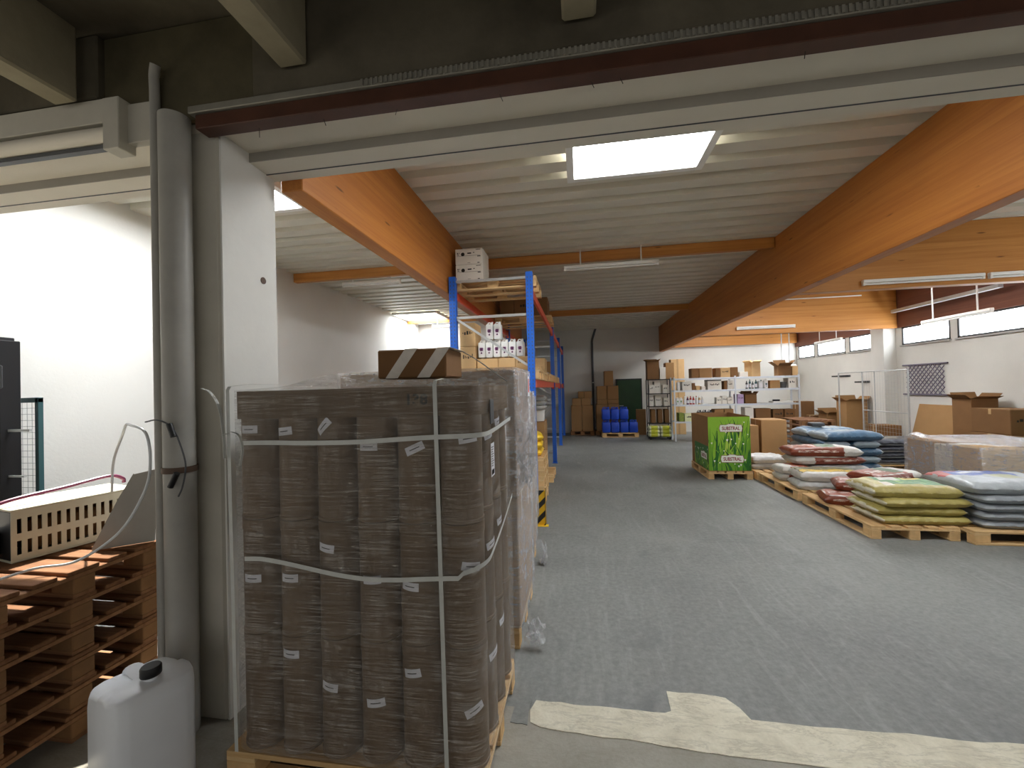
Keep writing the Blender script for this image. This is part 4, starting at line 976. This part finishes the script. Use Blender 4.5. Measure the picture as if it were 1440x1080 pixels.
b = new(); bx(b, 3.40, 3.46, 15.598, 15.6, 0, 2.66); obj('tape', b, 'tape_clear', t)
# crate of small yellow sacks on the floor
t = thing('crate', 'low black crate with small yellow sacks before the black rack', 'crate', (2.52, 14.3, 0))
b = new(); bx(b, -.36, .36, -.2, .2, .06, .09, .004)
for x in (-.3, .3):
    for y in (-.15, .15): bx(b, x-.03, x+.03, y-.03, y+.03, 0, .06)
obj('base', b, 'black', t)
for k in range(3):
    for i in range(2): sack('small yellow and white sack on the black crate, %s layer, %s' % (('bottom', 'middle', 'top')[k], ('door side', 'shelving side')[i]), 'bag_lime', 2.34+.36*i, 14.3, .094+k*.115, 0, .34, .36, .1145, 90+2*k+i, 'small yellow sacks on the crate')
# ------------------------------------------------------------------ by the back wall
for i in range(2):
    pallet('dark wooden pallet before the back wall under the brown cartons, %s' % ('by the rack', 'behind the blue canisters')[i], .05+.95*i, 15.95, 0, .86 if i == 0 else .95, .7, 0, True)
def stack(lbl, cells, grp):
    for (x0, x1, z0, h), lb in cells: carton('brown carton %s, %s' % (lbl, lb), x0, x1, 15.62, 16.2, z0, h, 'card', 0, False, True, grp)
stack('in the low stack beside the dark wall pipe', (((-.34, .05, PZ, .94), 'bottom by the rack'), ((.06, .44, PZ, .94), 'bottom by the pipe'), ((-.30, .03, PZ+.945, .26), 'second row by the rack'), ((.04, .38, PZ+.945, .26), 'second row by the pipe'), ((-.08, .14, PZ+1.21, .24), 'top row by the rack'), ((.15, .42, PZ+1.21, .24), 'top row by the pipe')), 'cartons of the low wall stack')
stack('in the tall stack beside the green door', (((.57, .98, PZ, .97), 'bottom by the pipe'), ((.99, 1.38, PZ, .97), 'bottom by the door'), ((.60, .97, PZ+.975, .17), 'flat one by the pipe'), ((.98, 1.37, PZ+.975, .17), 'flat one by the door'), ((.61, .96, PZ+1.15, .48), 'upper by the pipe'), ((.98, 1.37, PZ+1.15, .48), 'upper by the door'), ((.89, 1.20, PZ+1.635, .54), 'single one on top')), 'cartons of the tall wall stack')
pallet('light wooden pallet under the blue canisters', 1.33, 15.15, 0, 1.22, .7)
for r_, n, z in ((0, 4, PZ+.002), (1, 3, PZ+.452)):
    for i in range(n): canister('blue canister on the pallet by the green door, %s row, %s from the pipe side' % (('lower', 'upper')[r_], ORD[i]), .87+.305*i, 15.05, z, .29, .32, .435, 'bluecan', 'bluecan', None, 0, 'blue canisters')
carton('brown carton before the green door beside the blue canisters', 1.98, 2.32, 15.5, 15.95, 0, .9, 'card', R(-8), False, True)
t = thing('wall_pipe', 'dark vertical pipe on the back wall between two carton stacks', 'pipe', (.50, 16.34, 0)); b = new(); tube(b, [(0, 0, 0), (0, 0, 3.5), (.02, 0, 3.6), (.16, -.03, 4.02)], .042, 12); obj('tube', b, 'darkgrey', t)
b = new(); lathe(b, [(.042, 0), (.05, 0), (.05, .04), (.042, .04)], 14, Matrix.Translation((0, 0, 1.9))); obj('collar', b, 'galv', t)
# ------------------------------------------------------------------ by the window wall
t = thing('flat_carton', 'big flat brown carton sheet leaning against the window wall', 'carton', (7.22, 9.95, 0)); b = new(); box(b, (0, 0, .6), (.10, .98, 1.2), Matrix.Rotation(R(14), 3, 'Y'), .006); obj('sheet', b, 'card', t)
t.location = (7.15, 9.90, .0122)
carton('tall narrow open brown carton by the window wall', 7.0, 7.42, 8.85, 9.25, 0, 1.36, 'card2', 0, True, False, flap=.3)
carton('brown carton by the window wall with a white label, lying on another', 6.95, 7.45, 8.10, 8.80, .78, .42, 'card2', 0, False, True, marks=41)
carton('dark brown carton by the window wall under the labelled one', 6.92, 7.48, 8.06, 8.82, 0, .776, 'card2', 0, False, True)
t = thing('banner', 'green printed roll-up banner standing by the window wall', 'banner', (7.25, 7.82, 0)); b = new(); bx(b, -.13, .13, -.06, .06, 0, .06, .01); obj('base', b, 'darkgrey', t); b = new(); bx(b, -.01, .01, -.12, .12, .06, 1.48); obj('sheet', b, 'green', t)
for (x, y, w, h, lb, op) in ((7.1, 14.9, .45, 1.12, 'tall narrow brown carton near the window wall corner', 0), (7.15, 14.1, .5, .72, 'low brown carton near the shelving end by the window wall', 0), (7.15, 13.4, .5, .82, 'brown carton under the lattice shelf by the window wall', 1), (7.28, 12.75, .5, 1.2, 'tall brown carton with open top behind the mesh frame', 1), (7.1, 11.25, .45, .68, 'brown carton behind the mesh frame near the wall column', 0)):
    carton(lb, x-w/2, x+w/2, y-.22, y+.22, 0, h, 'card2' if not op else 'card', 0, bool(op), not op, flap=.35)
for k in range(5): pallet('old dark pallet stacked by the window wall behind the blue sacks, %s from the floor' % ORD[k], 6.15, 12.75, R(90), 1.2, .8, k*.146, True, 'old pallets by the window wall')
# mesh frame on legs
t = thing('mesh_screen', 'light grey tube frame with wire mesh standing before the window wall', 'frame', (6.82, 10.05, 0))
for y in (0, 1.02, 1.45, 2.4):
    b = new(); cyl(b, (0, y, 0), (0, y, 1.96), .016 if y != 1.02 else .010, 10); obj('upright', b, 'galv', t)
for z, y0, y1 in ((1.95, 0, 2.4), (1.02, 0, 1.45)):
    b = new(); cyl(b, (0, y0, z), (0, y1, z), .012, 10); obj('rail', b, 'galv', t)
b = new()
for k in range(19): cyl(b, (.0, 0, .30+k*.09), (.0, 1.45, .30+k*.09), .0018, 5)
for k in range(16): cyl(b, (.004, .04+k*.09, .12), (.004, .04+k*.09, 1.94), .0018, 5)
obj('wire_mesh', b, 'galv', t)
for y in (0, 2.4):
    b = new(); bx(b, -.12, .12, y-.02, y+.02, 0, .03); obj('foot', b, 'galv', t)
# lilac lattice on the wall, wall brackets
t = thing('wall_mounted_lattice', 'grey lilac lattice panel hanging on the window wall above cartons', 'lattice', (7.64, 10.77, 1.73))
b = new()
for s in (-1, 1):
    for k in range(-9, 10):
        c = k*.115; y0, y1 = -.52, .52; z0, z1 = -.33, .33; pts = []
        for yy in (y0, y1):
            zz = s*yy+c
            if z0 <= zz <= z1: pts.append((yy, zz))
        for zz in (z0, z1):
            yy = s*(zz-c)
            if y0 < yy < y1: pts.append((yy, zz))
        if len(pts) >= 2:
            (ya, za), (yb, zb) = pts[:2]
            if abs(ya-yb) > .05: cyl(b, (-.006-s*.004, ya, za), (-.006-s*.004, yb, zb), .009, 6)
obj('slat_mesh', b, 'lilac', t)
for z in (-.34, .34):
    b = new(); cyl(b, (-.01, -.62, z), (-.01, .62, z), .018, 8); obj('rod', b, 'lilac', t)
t['kind'] = 'thing'
for i, (y, z, lb) in enumerate(((13.7, 1.88, 'dark lattice wall bracket high on the window wall'), (12.75, 1.70, 'small dark wall bracket beside the mesh frame'))):
    t = thing('wall_mount_bracket', lb, 'bracket', (7.655, y, z)); b = new(); bx(b, -.012, 0, -.30 if i == 0 else -.16, .30 if i == 0 else .16, -.03, .03, .004); obj('plate', b, 'darkgrey', t)
    for k in range(3):
        b = new(); bx(b, -.22, -.012, -.2+.2*k-.012 if i == 0 else -.1+.1*k-.012, -.2+.2*k+.012 if i == 0 else -.1+.1*k+.012, -.02, .02); obj('arm', b, 'darkgrey', t)
# ------------------------------------------------------------------ lamps
def lamp(label, p, ln, axis='x', rods=None, grp='tube lamps'):
    t = thing('ceiling_tube_lamp', label, 'lamp', p, 0 if axis == 'x' else R(90), grp)
    b = new(); bx(b, -ln/2, ln/2, -.03, .03, 0, .045, .006); obj('housing', b, 'lamp', t)
    b = new(); cyl(b, (-ln/2+.03, 0, -.018), (ln/2-.03, 0, -.018), .014, 12); obj('tube', b, 'white', t)
    for s in (-1, 1):
        b = new(); bx(b, s*ln/2-.03*(s > 0), s*ln/2+.03*(s < 0), -.02, .02, -.036, .001); obj('socket', b, 'lamp', t)
    if rods:
        for s in (-1, 1):
            b = new(); cyl(b, (s*ln*.32, 0, .045), (s*ln*.32, 0, rods-p[2]), .011, 8); obj('rod', b, 'white', t)
lamp('white tube lamp below the first cross timber over the aisle', (.53, 6.76, 3.65), 1.46, 'x', 3.945)
lamp('white tube lamp in the bay beside the bright wall, before the cross timber', (-3.66, 7.05, 3.72), 1.12, 'x', 3.945)
lamp('white tube lamp high at the end of the bay beside the bright wall', (-3.82, 11.88, 3.66), .9, 'x', 3.945)
lamp('white tube lamp on the deep cross beam, joining the pillar-side beam', (4.80, 6.75, 3.14), 1.5, 'x')
lamp('white tube lamp on the deep cross beam, nearer the window wall', (6.36, 6.75, 3.14), 1.5, 'x')
lamp('white tube lamp on the second deep cross beam', (4.66, 11.45, 3.14), 1.36, 'x')
lamp('white tube lamp hanging on two rods before the windows, longer looking one', (6.3, 8.22, 2.77), 1.34, 'y', 3.945)
lamp('white tube lamp hanging on two rods far back before the windows', (6.3, 11.0+.9, 2.76), 1.15, 'y', 3.945)
t = thing('pendant_lamp', 'white shaded lamp hanging on two rods in the far corner', 'lamp', (6.95, 15.6, 2.25)); b = new(); bx(b, -.30, .30, -.10, .10, 0, .10, .03); obj('shade', b, 'lamp', t)
for s in (-1, 1):
    b = new(); cyl(b, (s*.12, 0, .1), (s*.12, 0, 3.945-2.25), .02, 8); obj('rod', b, 'galv', t)
b = new(); cyl(b, (5.08, 11.47, 3.82), (6.85, 11.47, 3.82), .015, 8); tag(obj('ceiling_conduit', b, 'lamp'), 'thin white conduit along the top of the second deep cross beam', 'conduit')
b = new(); box(b, (0, 0, 0), (.09, 2.6, .07), None, .004); o = obj('cable_tray_mount', b, 'galv', None, (7.40, 10.0, 3.36)); tag(o, 'pale cable tray under the dark timber above the windows', 'cable tray')

# ================================================================== by the narrow opening
go = 'old pallets stacked by the pillar'
for k in range(6):
    pallet('worn brown pallet in the stack beside the pillar, %s from the floor' % ORD[k], -3.205+rnd.uniform(-.008, .008), 1.825+rnd.uniform(-.012, .012), 0, 1.2, .8, k*.1455, True, go)
PT = 6*.1455
# perforated charger box
t = thing('metal_charger_box', 'cream metal box with slotted side and a black front lying on the pallet stack', 'box', (-3.16, 2.13, PT+.002), R(-12))
b = new(); W, D, H = .34, .58, .29
bx(b, -W/2, W/2, -D/2, D/2, 0, .012, .002); bx(b, -W/2-.004, W/2+.004, -D/2-.004, D/2, H-.012, H, .002); bx(b, -W/2, -W/2+.006, -D/2, D/2, .012, H-.012); bx(b, -W/2, W/2, D/2-.006, D/2, .012, H-.012)
for z0, z1 in ((.012, .04), (.115, .155), (.235, H-.012)): bx(b, W/2-.006, W/2, -D/2, D/2, z0, z1)
k = 0; y = -D/2
while y < D/2:
    for z0, z1 in ((.04, .115), (.155, .235)): bx(b, W/2-.006, W/2, y, min(D/2, y+.022), z0, z1)
    y += .040
obj('casing', b, 'cream', t)
b = new(); bx(b, -W/2, W/2-.006, -D/2, -D/2+.02, .012, H-.012, .004); bx(b, -.06, .06, -D/2-.10, -D/2, .03, .16, .01); bx(b, -.03, .05, -D/2-.12, -D/2-.02, -.0, .05, .01); obj('front_plate', b, 'black', t)
b = new(); bx(b, -.12, .1, -.2, .22, .03, .2, .01); obj('coil_block', b, 'card2', t)
b = new(); cyl(b, (-.1, -D/2-.012, .20), (-.1, -D/2, .20), .012); bx(b, -.005, .005, -D/2-.006, -D/2, .21, .25); obj('fitting', b, 'galv', t)
b = new(); tube(b, curve([(-3.17, 1.80, PT+.16), (-3.17, 1.78, PT+.28), (-3.16, 1.85, PT+.325), (-3.12, 2.1, PT+.35), (-3.10, 2.32, PT+.37), (-3.09, 2.40, PT+.34), (-3.09, 2.41, PT+.31)], 8), .011, 8); o = obj('purple_cable', b, 'purple', t); o.matrix_parent_inverse = (Matrix.Translation((-3.16, 2.13, PT+.002)) @ Matrix.Rotation(R(-12), 4, 'Z')).inverted(); o['label'] = 'purple cable'
# bent steel sheet
t = thing('steel_sheet', 'bent grey steel sheet leaning on the pallets between metal box and pillar', 'sheet', (-2.72, 2.22, PT+.002)); b = new()
P = [(-.10, -.20, 0), (.115, -.02, 0), (.10, .02, .435), (.02, -.06, .415), (-.02, -.12, .27)]
va = [b.verts.new(p) for p in P]; vb = [b.verts.new((p[0]-.004, p[1]+.008, p[2])) for p in P]; b.faces.new(va); b.faces.new(vb[::-1])
for i in range(5): b.faces.new((va[i], va[(i+1) % 5], vb[(i+1) % 5], vb[i]))
obj('sheet', b, 'steel', t); b = new(); tube(b, [(-.101, -.196, .006), (-.021, -.116, .272), (.019, -.056, .417)], .004, 6); obj('folded_edge', b, 'steel', t)
# hoses and plug cable on the pillar
b = new(); tube(b, curve([(-2.86, 2.16, PT+.31), (-2.83, 2.15, PT+.5), (-2.70, 2.1, PT+.66), (-2.52, 1.98, PT+.73), (-2.34, 1.86, PT+.74), (-2.19, 1.815, PT+.70), (-2.16, 1.81, PT+.55), (-2.20, 1.81, PT+.40), (-2.34, 1.80, PT+.20), (-2.55, 1.76, PT+.06), (-2.72, 1.7, PT+.04), (-2.80, 1.55, PT+.02)], 8), .0065, 8)
tag(obj('hose', b, 'hose'), 'clear plastic hose looping from the pallet stack to the round pipe', 'hose')
b = new(); tube(b, curve([(-2.20, 1.822, 1.63), (-2.1, 1.80, 1.64), (-2.04, 1.82, 1.60), (-2.005, 1.835, 1.50), (-1.985, 1.84, 1.40), (-2.0, 1.835, 1.30), (-2.02, 1.83, 1.25)], 8), .004, 6); t = thing('plug_cable', 'thin cable with two black plugs hanging on the round pipe', 'cable', (0, 0, 0)); obj('wire', b, 'darkgrey', t)
for p0, p1 in (((-2.045, 1.81, 1.62), (-2.02, 1.81, 1.555)), ((-2.015, 1.82, 1.37), (-2.055, 1.82, 1.30))):
    b = new(); cyl(b, p0, p1, .014, 12); obj('plug', b, 'black', t)
# jerrycan
t = thing('jerrycan', 'white translucent plastic jerrycan with black cap standing before the pillar', 'jerrycan', (-1.97, 1.60, 0), R(-24))
b = new(); W, D, H = .40, .30, .60; prof = [(-.5, 0), (.5, 0), (.5, .80), (.44, .88), (.30, .905), (.10, .885), (-.02, .845), (-.20, .83), (-.42, .80), (-.5, .70)]
n = len(prof); ys = [-.5, -.44, -.30, 0, .30, .44, .5]; ins = [.055, .015, 0, 0, 0, .015, .055]; rows = []
for yy, i_ in zip(ys, ins):
    rows.append([b.verts.new((x*(W-2*i_*1.2), yy*D, i_*.5*H+z*H*(1-i_*1.2))) for x, z in prof])
for a, c in zip(rows, rows[1:]):
    for i in range(n): b.faces.new((a[i], a[(i+1) % n], c[(i+1) % n], c[i]))
b.faces.new(rows[0]); b.faces.new(rows[-1][::-1]); o = obj('body', b, 'jerry', t, None, 0, 60)
m = o.modifiers.new('bevel', 'BEVEL'); m.width = .03; m.segments = 4; m.limit_method = 'ANGLE'; m.angle_limit = R(25)
b = new(); sweep(b, curve([(-.15, 0, .470), (-.12, 0, .502), (-.02, 0, .512), (.05, 0, .520)], 6), [(.034*math.cos(q_), .020*math.sin(q_)) for q_ in [2*math.pi*k/14 for k in range(14)]]); obj('handle', b, 'jerry', t)
b = new(); M_ = Matrix.Translation((.11, 0, .535)); lathe(b, [(.028, 0), (.028, .03)], 20, M_); obj('neck', b, 'jerry', t)
b = new(); lathe(b, [(.036, .018), (.038, .022), (.038, .052), (.034, .058), (0, .058)], 24, M_); obj('screw_cap', b, 'black', t)
# forklift mast at the frame's edge and a mesh fence panel behind it
t = thing('forklift_mast', 'black forklift mast with an orange ring emblem and yellowed stickers beside the bright wall', 'forklift', (-4.82, 2.82, 0))
b = new(); bx(b, -.09, .03, -.06, .06, 0, 2.30, .006); obj('inner_rail', b, 'blackmetal', t)
b = new(); bx(b, .03, .075, -.07, .07, 0, 2.27, .006); bx(b, -.135, -.09, -.07, .07, 0, 2.27, .006); obj('outer_rail', b, 'black', t)
b = new(); bx(b, -.16, .11, -.085, -.06, 1.86, 2.06, .02); obj('head_plate', b, 'darkgrey', t)
b = new(); n = 28; 
vs = [[b.verts.new((-.03+r*1.0*math.cos(2*math.pi*i/n), -.0865, 1.98+r*.34*math.sin(2*math.pi*i/n))) for i in range(n)] for r in (.085, .108)]
for i in range(n): b.faces.new((vs[0][i], vs[0][(i+1) % n], vs[1][(i+1) % n], vs[1][i]))
obj('ring_emblem', b, 'orange_ring', t)
for z, mm in ((1.42, 'paper'), (1.26, 'paper')):
    b = new(); bx(b, -.085, .025, -.063, -.06, z-.065, z+.05, 0, 0); bx(b, -.085, .025, -.063, -.06, z+.05, z+.07, 0, 1); bx(b, -.05, -.01, -.0635, -.062, z-.02, z+.01, 0, 2); obj('sticker', b, ['paper', 'orange', 'ink'], t)
b = new(); bx(b, .02, .30, -.02, .0, 1.50, 1.52); bx(b, .02, .24, -.02, 0, 1.12, 1.135); obj('bracket', b, 'galv', t)
b = new(); bx(b, -.35, .10, -.10, .15, .02, .40, .02); obj('chassis_nose', b, 'black', t)
for x in (-.28, .02):
    b = new(); bx(b, x-.05, x+.05, -1.0, -.10, .03, .065, .004); obj('fork', b, 'blackmetal', t)
t = thing('mesh_fence', 'teal framed wire mesh fence panel between forklift mast and bright wall', 'fence', (-4.99, 3.05, 0))
b = new(); bx(b, .16, .20, -.02, .02, 0, 1.78, .003); obj('post', b, 'teal', t)
b = new(); bx(b, -.10, .20, -.02, .02, 1.74, 1.785, .003); obj('top_rail', b, 'teal', t)
b = new()
for k in range(30): cyl(b, (-.10, 0, .15+k*.055), (.16, 0, .15+k*.055), .0022, 5)
for k in range(5): cyl(b, (-.07+k*.055, .004, .1), (-.07+k*.055, .004, 1.745), .0022, 5)
obj('wire_mesh', b, 'galv', t)
t = thing('knotted_cloth', 'dark purple rag hanging on the pallet stack', 'rag', (-2.585, 1.50, .55)) if False else None

# ------------------------------------------------------------------ camera, light, view
def cam_basis(yaw, pitch, roll):
    f = Vector((-math.sin(yaw)*math.cos(pitch), math.cos(yaw)*math.cos(pitch), math.sin(pitch)))
    r = Vector((math.cos(yaw), math.sin(yaw), 0)); u = r.cross(f)
    return r*math.cos(roll)+u*math.sin(roll), -r*math.sin(roll)+u*math.cos(roll), f
r_, u_, f_ = cam_basis(R(9.18), R(.70), R(-1.48))
cd = bpy.data.cameras.new('camera'); cam = bpy.data.objects.new('camera', cd); COL.objects.link(cam)
cam.matrix_world = Matrix(((r_.x, u_.x, -f_.x, 0), (r_.y, u_.y, -f_.y, 0), (r_.z, u_.z, -f_.z, 1.75), (0, 0, 0, 1)))
cd.sensor_width = 36; cd.sensor_fit = 'HORIZONTAL'; cd.lens = 590/1440*36; cd.clip_start = .05; cd.clip_end = 100
sc.camera = cam
sl = bpy.data.lights.new('sun', 'SUN'); sl.energy = 26.0; sl.angle = R(.6); sl.color = (1, .95, .86)
su = bpy.data.objects.new('sun', sl); COL.objects.link(su); su.location = (-5, 5, 9); su.rotation_euler = Vector((.55, -1.3, -3.08)).to_track_quat('-Z', 'Y').to_euler()
w = bpy.data.worlds.new('sky'); sc.world = w; w.use_nodes = True
bg = w.node_tree.nodes['Background']; bg.inputs[0].default_value = (1.0, .97, .92, 1); bg.inputs[1].default_value = .31
try:
    sc.cycles.max_bounces = 14; sc.cycles.diffuse_bounces = 6; sc.cycles.transparent_max_bounces = 24
    sc.cycles.sample_clamp_indirect = 6.0; sc.cycles.caustics_reflective = False; sc.cycles.caustics_refractive = False
except Exception: pass
v = sc.view_settings
sc.display_settings.display_device = 'sRGB'
v.view_transform = 'Standard'; v.look = 'None'; v.gamma = 1.0; v.use_curve_mapping = False; v.exposure = 1.0
